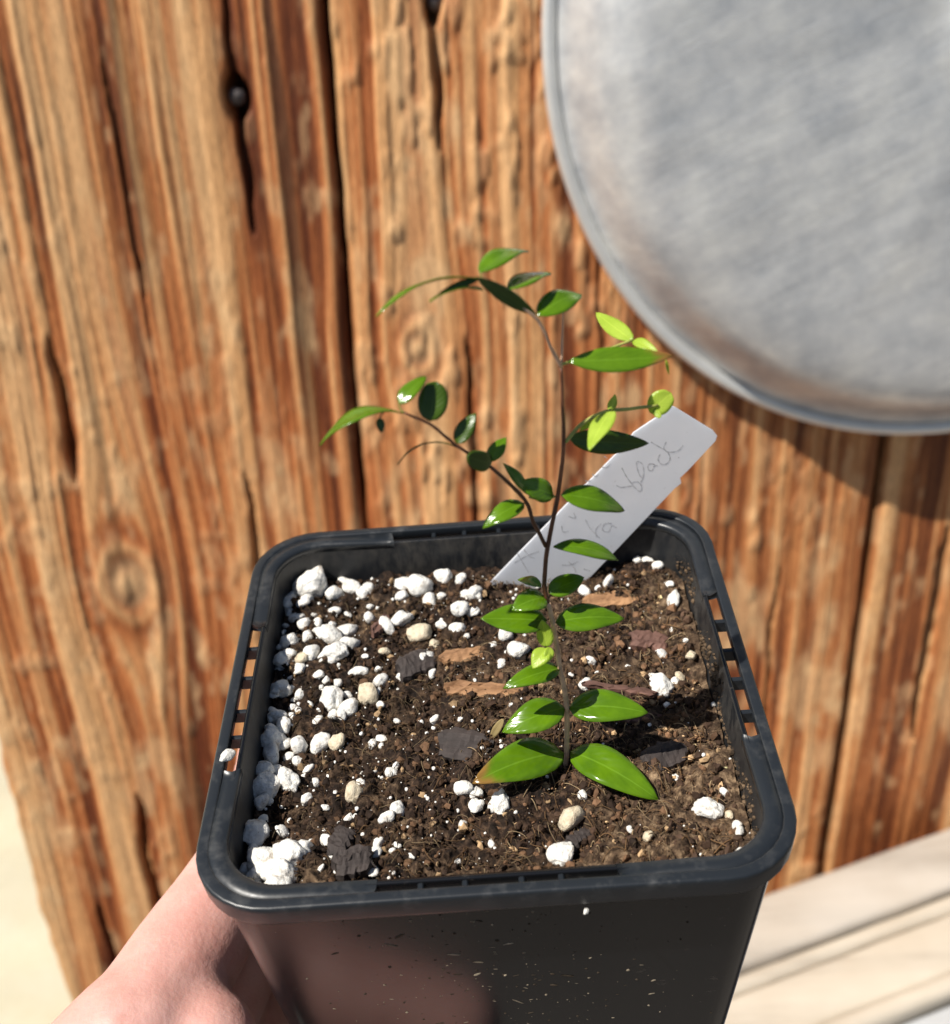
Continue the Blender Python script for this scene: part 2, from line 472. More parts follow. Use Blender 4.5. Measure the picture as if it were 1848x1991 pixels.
    tone = np.clip(tone0 + 1.6 * (fbm(U * 5, Vv * 3, seed + 15, 3) - 0.5) + 1.8 * np.clip(U - 0.02, 0, 0.25), 0, 1)
    base = np.array(W(0, 0)) - np.array(wall.location)
    P = base + U[..., None] * np.array(WH) + Vv[..., None] * np.array(WU) + H[..., None] * np.array(WN)
    V = P.reshape(-1, 3)
    i = np.arange(nu * nv).reshape(nv, nu)
    F = np.stack([i[:-1, :-1], i[:-1, 1:], i[1:, 1:], i[1:, :-1]], -1).reshape(-1, 4).tolist()
    # sides and back
    edge = np.concatenate([i[0, :], i[1:, -1], i[-1, -2::-1], i[-2:0:-1, 0]])
    Vb = V[edge] - np.array(WN) * thick
    off = len(V); ne = len(edge)
    V = np.vstack([V, Vb])
    for k in range(ne):
        k2 = (k + 1) % ne
        F.append([int(edge[k2]), int(edge[k]), off + k, off + k2])
    F.append([off + k for k in range(ne)][::-1])
    A = {}
    for nm, a in (('grain', grain), ('tone', tone), ('wear', wear), ('dark', dark)):
        a = a.ravel(); A[nm] = np.concatenate([a, a[edge]])
    return mesh('plank', V, F, M['wood'], wall, attrs=A)
pl1 = plank(-0.2355, -0.0484, -0.56, 0.13, 3, left_wavy=0.005, right_wavy=0.0010, tone0=0.0, lump=0.55)
pl2 = plank(-0.0466, 0.1788, -0.56, 0.13, 4, left_wavy=0.0012, right_wavy=0.001, tone0=0.35)
pl3 = plank(0.1815, 0.40, -0.56, 0.13, 5, du=0.0012, left_wavy=0.001, tone0=0.55)

bb = [W(u, v, d) - wall.location for d in (-0.0345, -0.0485) for v in (-0.555, 0.125) for u in (-0.215, 0.395)]
mesh('added_seam_backing', bb, [[0, 1, 3, 2], [4, 6, 7, 5], [0, 4, 5, 1], [2, 3, 7, 6], [0, 2, 6, 4], [1, 5, 7, 3]], M['bark_dark'], wall, smooth=False)  # added dark sheet behind the planks so the seams read dark

def lathe_pts(profile, seg):
    V = []; F = []
    n = len(profile)
    for k in range(seg):
        a = 2 * math.pi * k / seg
        for (r, h) in profile:
            V.append((r * math.cos(a), r * math.sin(a), h))
    for k in range(seg):
        k2 = (k + 1) % seg
        for j in range(n - 1):
            F.append([k * n + j, k2 * n + j, k2 * n + j + 1, k * n + j + 1])
    return V, F

# nail heads sunk in the planks
for (u, v, pl) in ((-0.0835, 0.011, pl1), (-0.0072, 0.0416, pl2)):
    V, F = lathe_pts([(0.0001, -0.012), (0.0016, -0.012), (0.0016, 0.0), (0.0032, 0.0), (0.0034, 0.0006), (0.0026, 0.0014), (0.0001, 0.0018)], 14)
    V = [W(u, v, -0.004) + WH * x + WU * y + WN * z - wall.location for x, y, z in V]
    mesh('nail', V, F, M['iron'], pl)

# pale boards at the foot of the wall ------------------------------------
bench = thing('low_step', 'low step of pale limed boards below the plank wall', 'step', (0.24, 0.16, -0.62))
ZL = -0.355
pa = at_z(1506, 1730, ZL); pb = at_z(1836, 1610, ZL)
ex = (pb - pa).normalized(); ey = Vector((-ex.y, ex.x, 0))
def depth_of(y):                      # distance in front of the back edge for a point seen at x = 1836
    return -(at_z(1836, y, ZL) - pb).dot(ey)
edges = [(1610, 1731, 0.000, 'board_a'), (1735, 1771, -0.003, 'board_b'), (1774, 1894, -0.002, 'board_b'), (1897, 1942, 0.002, 'board_b'), (1946, 2200, -0.004, 'board_c')]
for (ya, yb, dz, mt) in edges:
    d0, d1 = depth_of(ya), depth_of(yb)
    L = 0.75; nx = 60; bev = 0.003
    prof = [(d0, -0.03), (d0, -bev), (d0 + bev * .3, -bev * .3), (d0 + bev, 0), ((d0 + d1) / 2, 0.0004), (d1 - bev, 0), (d1 - bev * .3, -bev * .3), (d1, -bev), (d1, -0.03)]
    V = []; F = []
    for i in range(nx + 1):
        x = -0.30 + L * i / nx
        for j, (d, h) in enumerate(prof):
            w = 0.0012 * (random.random() - .5)
            V.append(pb + ex * x - ey * (d + w * .6) + Vector((0, 0, h + dz + w * .5)) - bench.location)
    n = len(prof)
    for i in range(nx):
        for j in range(n - 1):
            F.append([i * n + j, i * n + j + 1, (i + 1) * n + j + 1, (i + 1) * n + j])
        F.append([i * n + n - 1, i * n, (i + 1) * n, (i + 1) * n + n - 1])
    F.append([j for j in range(n)][::-1]); F.append([nx * n + j for j in range(n)])
    mesh('board', V, F, M[mt], bench)
# two bearers that carry the boards
for x in (-0.22, 0.35):
    d0, d1 = depth_of(1625), depth_of(2150)
    V = []
    for dx in (-0.02, 0.02):
        for d in (d0, d1):
            for z in (-0.62, ZL - 0.0335):
                p = pb + ex * (x + dx) - ey * d; V.append(Vector((p.x, p.y, z)) - bench.location)
    mesh('bearer', V, [[0, 1, 3, 2], [4, 6, 7, 5], [0, 4, 5, 1], [2, 3, 7, 6], [0, 2, 6, 4], [1, 5, 7, 3]], M['board_b'], bench, smooth=False)

# aluminium basin ------------------------------------------------------------
BU, BV, BR = 0.1916, 0.0298, 0.1615
basin = thing('metal_basin', 'large shallow round grey aluminium basin hung bottom outwards on the planks', 'basin', W(BU, BV, 0.0))
def on_wall(x, y, z):
    return WH * x + WU * y + WN * z
prof = [(0.1555, 0.004), (0.1566, 0.0055), (0.1566, 0.0070), (0.1550, 0.0088), (0.1530, 0.0112), (0.1502, 0.0150), (0.1470, 0.0195), (0.1436, 0.0240), (0.1396, 0.0282), (0.1350, 0.0312), (0.1300, 0.0330), (0.124, 0.0339), (0.115, 0.0342), (0.105, 0.0343), (0.09, 0.0345), (0.06, 0.0347), (0.03, 0.0348), (0.0005, 0.0348)]
prof_in = [(r - 0.0012, z - 0.0012) for r, z in prof[::-1]]
V, F = lathe_pts(prof + prof_in[:-1], 160)
V2 = []
for (x, y, z) in V:
    a = math.atan2(y, x); r = math.hypot(x, y)
    dn = 0.0010 * (float(vn(x * 30 + 7, y * 30 + 3, 5)) - .5) + 0.0006 * (float(vn(x * 90, y * 90, 6)) - .5)
    rr = r + 0.0008 * math.sin(3 * a + 1) * (r / BR)
    V2.append(on_wall(rr * math.cos(a), rr * math.sin(a), z + dn))
mesh('bowl', V2, F, M['alu'], basin)
V = []; F = []
seg = 160; sub = 12
for k in range(seg):
    a = 2 * math.pi * k / seg
    R_ = 0.1590 + 0.0008 * math.sin(3 * a + 1)
    for j in range(sub):
        t = 2 * math.pi * j / sub
        r = R_ + 0.0028 * math.cos(t)
        V.append(on_wall(r * math.cos(a), r * math.sin(a), 0.0062 + 0.0028 * math.sin(t)))
for k in range(seg):
    for j in range(sub):
        F.append([k * sub + j, ((k + 1) % seg) * sub + j, ((k + 1) % seg) * sub + (j + 1) % sub, k * sub + (j + 1) % sub])
mesh('rolled_rim', V, F, M['alu_rim'], basin)

# ================================================================== POT
pot = thing('plant_pot', 'square black plastic plant pot with slotted rim held in the hand', 'plant pot', (0, 0, -0.09))
PZ = 0.09
def rsq(half, r, nc=8, ns=14):
    """points round a rounded square, counter-clockwise, dense along the sides"""
    P = []
    for q in range(4):
        a0 = q * math.pi / 2
        cx, cy = half - r, half - r
        for i in range(nc + 1):
            a = a0 + (i / nc) * math.pi / 2
            ccx = (1 if q in (0, 3) else -1) * cx; ccy = (1 if q in (0, 1) else -1) * cy
            P.append((ccx + r * math.cos(a), ccy + r * math.sin(a)))
        # straight run to the next corner
        q2 = (q + 1) % 4; a = a0 + math.pi / 2
        x0, y0 = P[-1]
        x1 = (1 if q2 in (0, 3) else -1) * cx + r * math.cos(a); y1 = (1 if q2 in (0, 1) else -1) * cy + r * math.sin(a)
        for i in range(1, ns):
            P.append((x0 + (x1 - x0) * i / ns, y0 + (y1 - y0) * i / ns))
    return P
def loft(profile, closed=False, wob=0.0):
    V = []; F = []; n = None
    for (half, r, z) in profile:
        P = rsq(half, r); n = len(P)
        for k, (x, y) in enumerate(P):
            w = wob * (math.sin(k * .21 + 1) + math.sin(k * .13)) * .5
            V.append((x, y, z + PZ + w))
    m_ = len(profile)
    for j in range(m_ if closed else m_ - 1):
        a = j * n; b_ = ((j + 1) % m_) * n
        for k in range(n):
            F.append([a + k, a + (k + 1) % n, b_ + (k + 1) % n, b_ + k])
    return V, F, n
TAPER = 0.080
def oh(z): return 0.0420 + TAPER * z
prof = [(0.0413, 0.0098, -0.0008)]
for z in (-0.0012, -0.004, -0.008, -0.010, -0.02, -0.04, -0.06, -0.08, -0.087):
    prof.append((0.0414 if z > -0.003 else oh(z), 0.0098 if z > -0.003 else 0.0052, z))
prof += [(oh(-0.09) - 0.0012, 0.0075, -0.0893), (oh(-0.09) - 0.004, 0.006, -0.0900), (0.012, 0.005, -0.0900), (0.0005, 0.0002, -0.0900)]
nout = len(prof)
inn = [(0.0005, 0.0002, -0.0885), (0.012, 0.005, -0.0885), (oh(-0.088) - 0.003, 0.006, -0.0885)]
for z in (-0.08, -0.05, -0.03, -0.018, -0.012, -0.008, -0.004, -0.0012, -0.0008):
    inn.append((0.0410 + TAPER * z - 0.0004, 0.0092 + z * 0.02, z))
V, F, n = loft(prof + inn, closed=True)
fm = []
for j in range(len(prof + inn)):
    fm += [1 if nout <= j < len(prof + inn) - 1 else 0] * n
mesh('body', V, F, None, pot, mats=[M['plastic'], M['plastic_soiled']], fmat=fm)
# outer lip of the rim
lip = [(0.0431, 0.0107, -0.0003), (0.0432, 0.0108, -0.00005), (0.0434, 0.0110, 0.0), (0.0446, 0.0119, 0.0), (0.04485, 0.01205, -0.00008), (0.0450, 0.0122, -0.0003),
       (0.0450, 0.0122, -0.0010), (0.0448, 0.0120, -0.0036), (0.0447, 0.0119, -0.0040), (0.0443, 0.0116, -0.0042), (0.0440, 0.0114, -0.0040), (0.0431, 0.0107, -0.0018)]
V, F, n = loft(lip, closed=True, wob=0.00015)
rim = mesh('rim', V, F, M['plastic_rim'], pot)
# corner decks between lip and wall, slotted in the middle of each side
SLOT = [(-0.016, 0.017), (-0.0175, 0.0175), (-0.0165, 0.016), (-0.016, 0.014)]     # right, back, left, front : extent along the side
def deck(qi):
    # quadrant corner qi : region from the end of one slot to the start of the next
    sx = 1 if qi in (0, 3) else -1; sy = 1 if qi in (0, 1) else -1
    inner = rsq(0.0404, 0.0090, 10, 40); outer = rsq(0.0434, 0.0110, 10, 40)
    # order points by angle inside the quadrant
    sel = [k for k, (x, y) in enumerate(inner) if (x * sx > 0.0165 - 1e-9 or abs(y) > 0.0403 - 1e-6 and x * sx > 0.0165) and y * sy > 0.0165]
    sel = [k for k, (x, y) in enumerate(inner) if x * sx > 0.0162 and y * sy > 0.0162]
    # rotate so that the run is contiguous
    L = len(inner)
    st = [k for k in sel if (k - 1) % L not in sel][0]
    run = [(st + i) % L for i in range(len(sel))]
    V = []; F = []
    nn = len(run)
    for i, k in enumerate(run):
        t = min(i, nn - 1 - i) / 5.0
        c_ = 0.0009 * math.exp(-t * t)                 # the shelf dips and narrows next to the slot
        ix, iy = inner[k]; ox, oy = outer[k]
        dx, dy = ox - ix, oy - iy
        V += [(ix, iy, PZ - 0.0006 - c_ * .3), (ix + dx * .10, iy + dy * .10, PZ - 0.00015 - c_ * .5), (ix + dx * .5, iy + dy * .5, PZ - 0.00018 - c_), (ox, oy, PZ - 0.0002), (ox, oy, PZ - 0.0019), (ix, iy, PZ - 0.0019 - c_ * .3)]
    for i in range(nn - 1):
        for j in range(6):
            a = i * 6 + j; b_ = i * 6 + (j + 1) % 6
            F.append([a, b_, b_ + 6, a + 6])
    F.append([0, 1, 2, 3, 4, 5]); F.append([(nn - 1) * 6 + j for j in range(6)][::-1])
    mesh('corner_shelf', V, F, M['plastic_rim'], rim)
for q in range(4): deck(q)
def box_mesh(name, sx, sy, sz, mat, bev=0.0002):
    bm = bmesh.new(); bmesh.ops.create_cube(bm, size=1.0)
    for v in bm.verts: v.co = Vector((v.co.x * sx, v.co.y * sy, v.co.z * sz))
    bmesh.ops.bevel(bm, geom=list(bm.edges), offset=bev, segments=1, affect='EDGES')
    me = bpy.data.meshes.new(name); bm.to_mesh(me); bm.free(); me.materials.append(mat)
    return me
rib = box_mesh('rib', 0.0009, 0.0034, 0.0026, M['plastic_rim'])
for side in range(4):
    for t in (-0.0115, -0.0045, 0.0030, 0.0100):
        o = bpy.data.objects.new('rib', rib); link(o, rim)
        a = side * math.pi / 2
        p = Vector((0.0422, t + random.uniform(-.0008, .0008), PZ - 0.0024))
        o.location = Matrix.Rotation(a, 3, 'Z') @ p
        o.rotation_euler = (0, 0, a + math.pi / 2)

# ------------------------------------------------------------------ soil
SZ = -0.0095
def soil_h(x, y):
    x = np.asarray(x, float); y = np.asarray(y, float)
    h = SZ + 0.0040 * (fbm(x * 60 + 3, y * 60 + 9, 31, 3) - 0.5) + 0.0034 * (fbm(x * 190, y * 190, 32, 3) - 0.5)
    h = h - 0.012 * x + 0.0009 * np.clip((x - 0.022) / 0.016, 0, 1) + 0.0010 * np.clip((-y - 0.015) / 0.02, 0, 1)
    d = np.hypot(x - 0.0115, y + 0.014)
    return h + 0.0010 * np.exp(-(d / 0.006) ** 2)
soil = thing('potting_soil', 'dark brown potting soil filling the black pot', 'soil', (0, 0, SZ))
soil['kind'] = 'stuff'
_gx = np.linspace(-0.042, 0.042, 421); _GX, _GY = np.meshgrid(_gx, _gx); _GH = soil_h(_GX, _GY)
def sz(x, y):                                   # quick look-up of the soil height
    i_ = min(max(int(round((x + 0.042) / 0.0002)), 0), 420); j_ = min(max(int(round((y + 0.042) / 0.0002)), 0), 420)
    return float(_GH[j_, i_])
nn = 320; hw = 0.0395
ax_ = np.linspace(-hw, hw, nn); X, Y = np.meshgrid(ax_, ax_)
# squash the grid corners to the pot's rounded corners
rc = 0.0095; cx = hw - rc
ox_ = np.abs(X) - cx; oy_ = np.abs(Y) - cx
both = (ox_ > 0) & (oy_ > 0); rr = np.hypot(ox_, oy_); mx = np.maximum(ox_, oy_)
k = np.where(both & (rr > 1e-9), mx / np.maximum(rr, 1e-9), 1.0)
X = np.where(both, np.sign(X) * (cx + ox_ * k), X); Y = np.where(both, np.sign(Y) * (cx + oy_ * k), Y)
Hh = soil_h(X, Y) + 0.0022 * (fbm(X * 420, Y * 420, 45, 2) - 0.5) + 0.0011 * (fbm(X * 700, Y * 700, 41, 3) - 0.5) + 0.0006 * (fbm(X * 1700, Y * 1700, 43, 2) - 0.5)
dry = np.clip(0.10 + 0.75 * sstep(0.000, 0.040, X - 0.35 * Y - 0.004) + 1.5 * (fbm(X * 110, Y * 110, 47, 3) - 0.55), 0, 1)
i = np.arange(nn * nn).reshape(nn, nn)
F = np.stack([i[:-1, :-1], i[:-1, 1:], i[1:, 1:], i[1:, :-1]], -1).reshape(-1, 4).tolist()
V = np.stack([X, Y, Hh - SZ], -1).reshape(-1, 3)
bed = mesh('soil_bed', V, F, M['soil'], soil, attrs={'dry': dry.ravel()})
bed['kind'] = 'stuff'

def ico(sub):
    bm = bmesh.new(); bmesh.ops.create_icosphere(bm, subdivisions=sub, radius=1.0)
    V = np.array([v.co[:] for v in bm.verts]); F = np.array([[v.index for v in f.verts] for f in bm.faces])
    bm.free(); return V, F
ICO1 = ico(1); ICO2 = ico(2); ICO3 = ico(3); ICO4 = ico(4)
def rand_rot():
    q = RNG.normal(size=4); q /= np.linalg.norm(q); w, x, y, z = q
    return np.array([[1 - 2 * (y * y + z * z), 2 * (x * y - z * w), 2 * (x * z + y * w)], [2 * (x * y + z * w), 1 - 2 * (x * x + z * z), 2 * (y * z - x * w)], [2 * (x * z - y * w), 2 * (y * z + x * w), 1 - 2 * (x * x + y * y)]])

# crumbs : thousands of little lumps, one mesh of real pieces
NC = 15000
VV = []; FF = []; CC = []
cb, cf = ICO1
for q in range(NC):
    x, y = RNG.uniform(-0.0385, 0.0385, 2)
    if math.hypot(max(abs(x) - 0.030, 0), max(abs(y) - 0.030, 0)) > 0.0088: continue
    s = 0.00013 + 0.00095 * RNG.random() ** 6.0
    sc = np.array([1, 0.45 + 0.55 * RNG.random(), 0.4 + 0.5 * RNG.random()]) * s
    vv = (cb * (1 + 0.5 * (RNG.random((len(cb), 1)) - 0.5))) * sc @ rand_rot().T
    VV.append(vv + np.array([x, y, sz(x, y) - SZ + s * 0.25]))
    FF.append(cf + len(cb) * len(FF))
    dryness = np.clip(0.5 + 14 * (x - 0.012), 0, 1)
    r = RNG.random()
    if r < 0.66: c_ = np.array([0.024, 0.014, 0.009]) * (0.5 + 1.6 * RNG.random())
    elif r < 0.94: c_ = np.array([0.080, 0.044, 0.024]) * (0.5 + 1.1 * RNG.random())
    else: c_ = np.array([0.30, 0.20, 0.11]) * (0.6 + 0.8 * RNG.random())
    c_ = c_ * (1 + 1.5 * dryness * (0.4 + RNG.random()))
    CC.append(np.tile(np.array([*np.clip(c_, 0, 0.8), 1.0]), (len(cb), 1)))
crumbs = mesh('soil_crumbs', np.vstack(VV), np.vstack(FF), M['crumb'], soil, smooth=False, attrs={'col': np.vstack(CC)})
crumbs['kind'] = 'stuff'
# fibres : thin curled peat strands
VV = []; FF = []; CC = []; off = 0
for q in range(3400):
    x, y = RNG.uniform(-0.037, 0.037, 2)
    L = 0.0008 + 0.0042 * RNG.random() ** 3; a = RNG.uniform(0, 2 * math.pi); cur = RNG.normal(0, 1.2); r = 0.00003 + 0.00008 * RNG.random() ** 3
    lift = 0.0006 * RNG.random(); nseg = 6
    pts = []
    px_, py_ = x, y
    for k in range(nseg + 1):
        t = k / nseg
        pts.append((px_, py_, sz(px_, py_) - SZ + 0.0003 + lift * math.sin(t * math.pi) * 2.0))
        px_ += L / nseg * math.cos(a + cur * t); py_ += L / nseg * math.sin(a + cur * t)
    if max(abs(px_), abs(py_)) > 0.038: continue
    for k, p in enumerate(pts):
        nx_, ny_ = -math.sin(a + cur * k / nseg), math.cos(a + cur * k / nseg)
        VV += [(p[0] + nx_ * r, p[1] + ny_ * r, p[2]), (p[0], p[1], p[2] + r * 1.6), (p[0] - nx_ * r, p[1] - ny_ * r, p[2])]
    for k in range(nseg):
        b0 = off + k * 3
        FF += [[b0, b0 + 1, b0 + 4, b0 + 3], [b0 + 1, b0 + 2, b0 + 5, b0 + 4], [b0 + 2, b0, b0 + 3, b0 + 5]]
    dryness = np.clip(0.5 + 12 * (x - 0.008), 0, 1)
    c_ = (np.array([0.20, 0.115, 0.055]) if RNG.random() < .7 else np.array([0.36, 0.26, 0.15])) * (0.4 + 0.8 * RNG.random()) * (0.45 + 0.95 * dryness)
    CC.append(np.tile(np.array([*np.clip(c_, 0, .8), 1.0]), (len(pts) * 3, 1)))
    off += len(pts) * 3
fib = mesh('soil_fibres', VV, FF, M['crumb'], soil, attrs={'col': np.vstack(CC)})
fib['kind'] = 'stuff'

# crust of dry soil clinging to the sunlit inner wall, and specks of dirt dried on the outside
VV = []; FF = []; CC = []
for q in range(1500):
    y = RNG.uniform(-0.036, 0.036); zc = -0.0088 + 0.0075 * RNG.random() ** 2.2
    if fbm(np.array([y * 120.0]), np.array([zc * 200.0]), 91, 2)[0] < 0.38 + 0.3 * (zc + 0.0088) / 0.0075: continue
    xw = 0.0410 + TAPER * zc - 0.0004
    if abs(y) > 0.030: xw -= 0.0092 - math.sqrt(max(0, 0.0092 ** 2 - (abs(y) - 0.0303) ** 2)) if abs(y) > 0.0303 else 0
    s = 0.00006 + 0.00045 * RNG.random() ** 6
    vv = (cb * (1 + 0.5 * (RNG.random((len(cb), 1)) - 0.5))) * s
    VV.append(vv + np.array([xw - s * 0.3, y, zc - SZ])); FF.append(cf + len(cb) * len(FF))
    c_ = np.array([0.12, 0.080, 0.048]) * (0.25 + 1.3 * RNG.random())
    CC.append(np.tile(np.array([*c_, 1.0]), (len(cb), 1)))
cr0 = mesh('soil_crust', np.vstack(VV), np.vstack(FF), M['crumb'], soil, smooth=False, attrs={'col': np.vstack(CC)})
cr0['kind'] = 'stuff'
VV = []; FF = []; CC = []
for q in range(420):
    x = RNG.normal(0.0, 0.016); zc = -0.006 - 0.045 * RNG.random()
    if abs(x) > 0.034: continue
    yw = -oh(zc)
    s = 0.00006 + 0.00022 * RNG.random() ** 3; L_ = s * (1 + 6 * RNG.random() ** 5)
    vv = cb * (1 + 0.5 * (RNG.random((len(cb), 1)) - 0.5)) * np.array([L_, s * .35, s])
    a_ = RNG.normal(0, 0.35); ca, sa = math.cos(a_), math.sin(a_)
    vv = vv @ np.array([[ca, 0, sa], [0, 1, 0], [-sa, 0, ca]])
    VV.append(vv + np.array([x, yw - s * 0.15, zc + PZ])); FF.append(cf + len(cb) * len(FF))
    c_ = (np.array([0.30, 0.25, 0.18]) if RNG.random() < .45 else np.array([0.06, 0.045, 0.03])) * (0.5 + 0.9 * RNG.random())
    CC.append(np.tile(np.array([*c_, 1.0]), (len(cb), 1)))
ds = mesh('dirt_specks', np.vstack(VV), np.vstack(FF), M['crumb'], pot, smooth=False, attrs={'col': np.vstack(CC)})
ds['kind'] = 'stuff'

# ------------------------------------------------------------------ perlite granules
def lump_mesh(name, mat, seed, V0, knob=0.0):
    r = np.random.default_rng(seed); V = V0[0].copy()
    d = np.zeros(len(V))
    dirs = r.normal(size=(11, 3)); dirs /= np.linalg.norm(dirs, axis=1)[:, None]
    lim_ = np.ones(len(V)) * 1.25
    for q in dirs:                              # broken facets
        t = V @ q
        lim_ = np.minimum(lim_, np.where(t > 0.05, r.uniform(0.66, 1.0) / np.maximum(t, 0.05), 9))
    d = (lim_ - 1) * 0.85
    for q in dirs[:4]:                          # knobs
        d += (0.05 + knob) * np.exp(-((1 - V @ q) / 0.20)) * r.uniform(0.2, 1.0)
    d += 0.20 * (fbm(V[:, 0] * 1.6 + seed, V[:, 1] * 1.6 + V[:, 2] * 1.3, seed, 3) - 0.5) * 2 * (0.6 + knob)
    d += 0.10 * (vn(V[:, 0] * 5 + V[:, 2] * 3, V[:, 1] * 5 - V[:, 2] * 4, seed + 3) - 0.5)
    V = V * (1 + d)[:, None] * np.array([1.08, r.uniform(0.70, 0.98), r.uniform(0.62, 0.85)])
    me = bpy.data.meshes.new(name)
    me.from_pydata(V.tolist(), [], V0[1].tolist()); me.materials.append(mat)
    me.polygons.foreach_set('use_smooth', [True] * len(me.polygons)); me.update()
    return me
PM = [lump_mesh('perlite_granule', M['perlite'], s, ICO3, 0.25 if s % 3 == 0 else 0.0) for s in range(9)]
PBIG = [lump_mesh('perlite_lump', M['perlite'], 20 + s, ICO4, 0.35) for s in range(4)]
PT = [lump_mesh('stained_granule', M['perlite_tan'], 40 + s, ICO3) for s in range(3)]
PP = [lump_mesh('tan_pebble', M['pebble'], 60, ICO3)]
ZOOMS = {5: (380, 1020, .3355), 6: (380, 1400, .3355), 7: (1100, 1350, .3247), 4: (900, 1150, .2706), 3: (900, 900, .3247)}
def zpx(zid, zx, zy):
    x0, y0, s = ZOOMS[zid]
    return (x0 + zx * s) / 1.0281, (y0 + zy * s) / 1.0281
def on_soil(px_, py_):
    z = SZ
    for _ in range(4):
        p = at_z(px_, py_, z); z = float(soil_h(p.x, p.y))
    return at_z(px_, py_, z)
GR = {5: [(740, 460, 170), (870, 510, 90), (545, 560, 90), (550, 630, 60), (640, 650, 60), (600, 460, 60), (675, 560, 60), (920, 425, 60), (970, 475, 90), (1070, 480, 70), (1120, 465, 40), (1080, 580, 35), (1070, 650, 60), (745, 630, 30),
          (1270, 455, 90), (1370, 470, 110), (1270, 520, 60), (1430, 560, 70), (1500, 520, 50), (1510, 410, 90), (1610, 425, 60), (1700, 510, 80), (1640, 515, 45), (1610, 600, 90), (1690, 615, 60),
          (1180, 700, 80), (1255, 665, 90), (1310, 640, 40), (1375, 760, 130, 't'), (1510, 690, 60), (1600, 720, 70), (1650, 755, 35), (1460, 810, 60, 't'), (1800, 820, 40),
          (585, 800, 100), (700, 760, 70), (770, 725, 50), (850, 690, 45), (830, 770, 110), (945, 730, 100), (960, 815, 95), (860, 870, 130), (720, 870, 110), (670, 900, 80, 't'), (550, 900, 90), (440, 960, 60), (655, 960, 75), (765, 990, 55), (815, 1020, 40), (880, 1035, 50), (1005, 975, 90), (1120, 955, 40), (1260, 1000, 55), (1420, 890, 95), (1445, 990, 55), (1160, 850, 60, 't'),
          (530, 1080, 110), (600, 1080, 40), (660, 1110, 60), (480, 1110, 50), (850, 1140, 120), (930, 1115, 60), (955, 1190, 90), (1060, 1115, 105, 't'), (1140, 1030, 80), (1130, 1085, 40), (1140, 1165, 40),
          (620, 1185, 45), (520, 1240, 90), (565, 1290, 80), (610, 1230, 50), (470, 1250, 40), (765, 1260, 55), (1235, 1265, 35), (1380, 1265, 25), (1455, 1260, 50), (1610, 1250, 25)],
      6: [(460, 240, 130), (460, 340, 110), (560, 270, 70), (650, 280, 90), (590, 350, 60), (645, 370, 50), (785, 270, 100), (880, 270, 100, 't'), (1085, 270, 60), (1140, 240, 50), (1140, 280, 35), (1310, 295, 25), (345, 430, 75), (450, 430, 80), (520, 420, 60), (580, 490, 120), (405, 530, 120), (380, 620, 80), (470, 605, 60), (750, 500, 55), (680, 460, 30), (985, 560, 100, 't'), (1020, 505, 50), (1200, 440, 55), (1230, 395, 35), (1145, 465, 20), (1170, 710, 75), (1240, 665, 95), (945, 710, 45),
          (330, 820, 120), (380, 890, 70), (430, 800, 70, 't'), (430, 960, 140), (400, 1060, 120), (620, 940, 170), (680, 900, 110), (540, 1040, 160), (720, 860, 50), (300, 1020, 70), (300, 1110, 95, 'p'), (520, 1145, 130), (820, 840, 60), (785, 1005, 50), (1090, 1030, 60), (1240, 870, 40), (1205, 905, 35), (1320, 935, 40), (1600, 965, 40), (1700, 560, 60), (1705, 640, 70), (1820, 630, 70), (1625, 740, 45), (1800, 860, 45)],
      7: [(670, 80, 130), (770, 50, 50), (800, 20, 60, 't'), (725, 195, 50), (485, 330, 25), (780, 645, 40), (965, 840, 130), (1075, 730, 50), (1150, 930, 65), (1165, 960, 50), (1170, 1090, 55), (1245, 1105, 45), (1305, 975, 25), (120, 905, 150, 't'), (75, 1110, 120), (490, 950, 40), (600, 1000, 60, 't'), (190, 740, 30), (1100, 870, 50, 't'), (1130, 525, 25), (1050, 180, 25)],
      4: [(75, 50, 80), (110, 155, 60), (185, 155, 95), (75, 260, 100), (180, 280, 70), (60, 415, 80), (120, 455, 35), (415, 450, 110), (515, 570, 130), (310, 535, 55), (380, 660, 60), (995, 135, 80), (1655, 190, 110), (1620, 80, 60), (1570, 600, 75), (1400, 500, 45), (1040, 645, 60), (890, 740, 40), (1090, 725, 30), (1780, 610, 90, 't'), (1310, 690, 45), (1740, 490, 35), (1640, 410, 35), (1165, 70, 90), (1100, 100, 40), (1000, 820, 90), (380, 1700, 140), (190, 1715, 90), (95, 1590, 110), (190, 1620, 80), (1670, 1515, 40), (980, 1635, 55), (460, 970, 35), (80, 1070, 35)],
      3: [(1145, 650, 50), (1195, 630, 70), (1265, 725, 75)]}
G_W = 'white perlite granule lying on the dark potting soil'
G_T = 'cream-stained perlite granule among whiter granules on the soil'
G_B = 'large pitted white perlite lump on the soil'
base0 = Vector((0.0115, -0.0145, 0))
for _ in range(70):          # loose smaller granules between the mapped ones, thickest by the gripped wall
    zz = random.choice((5, 6))
    GR[zz].append((430 + 700 * random.random() ** 1.6, (380 + 880 * random.random()) if zz == 5 else (60 + 980 * random.random()), random.choice((22, 28, 34, 42, 52, 64))))
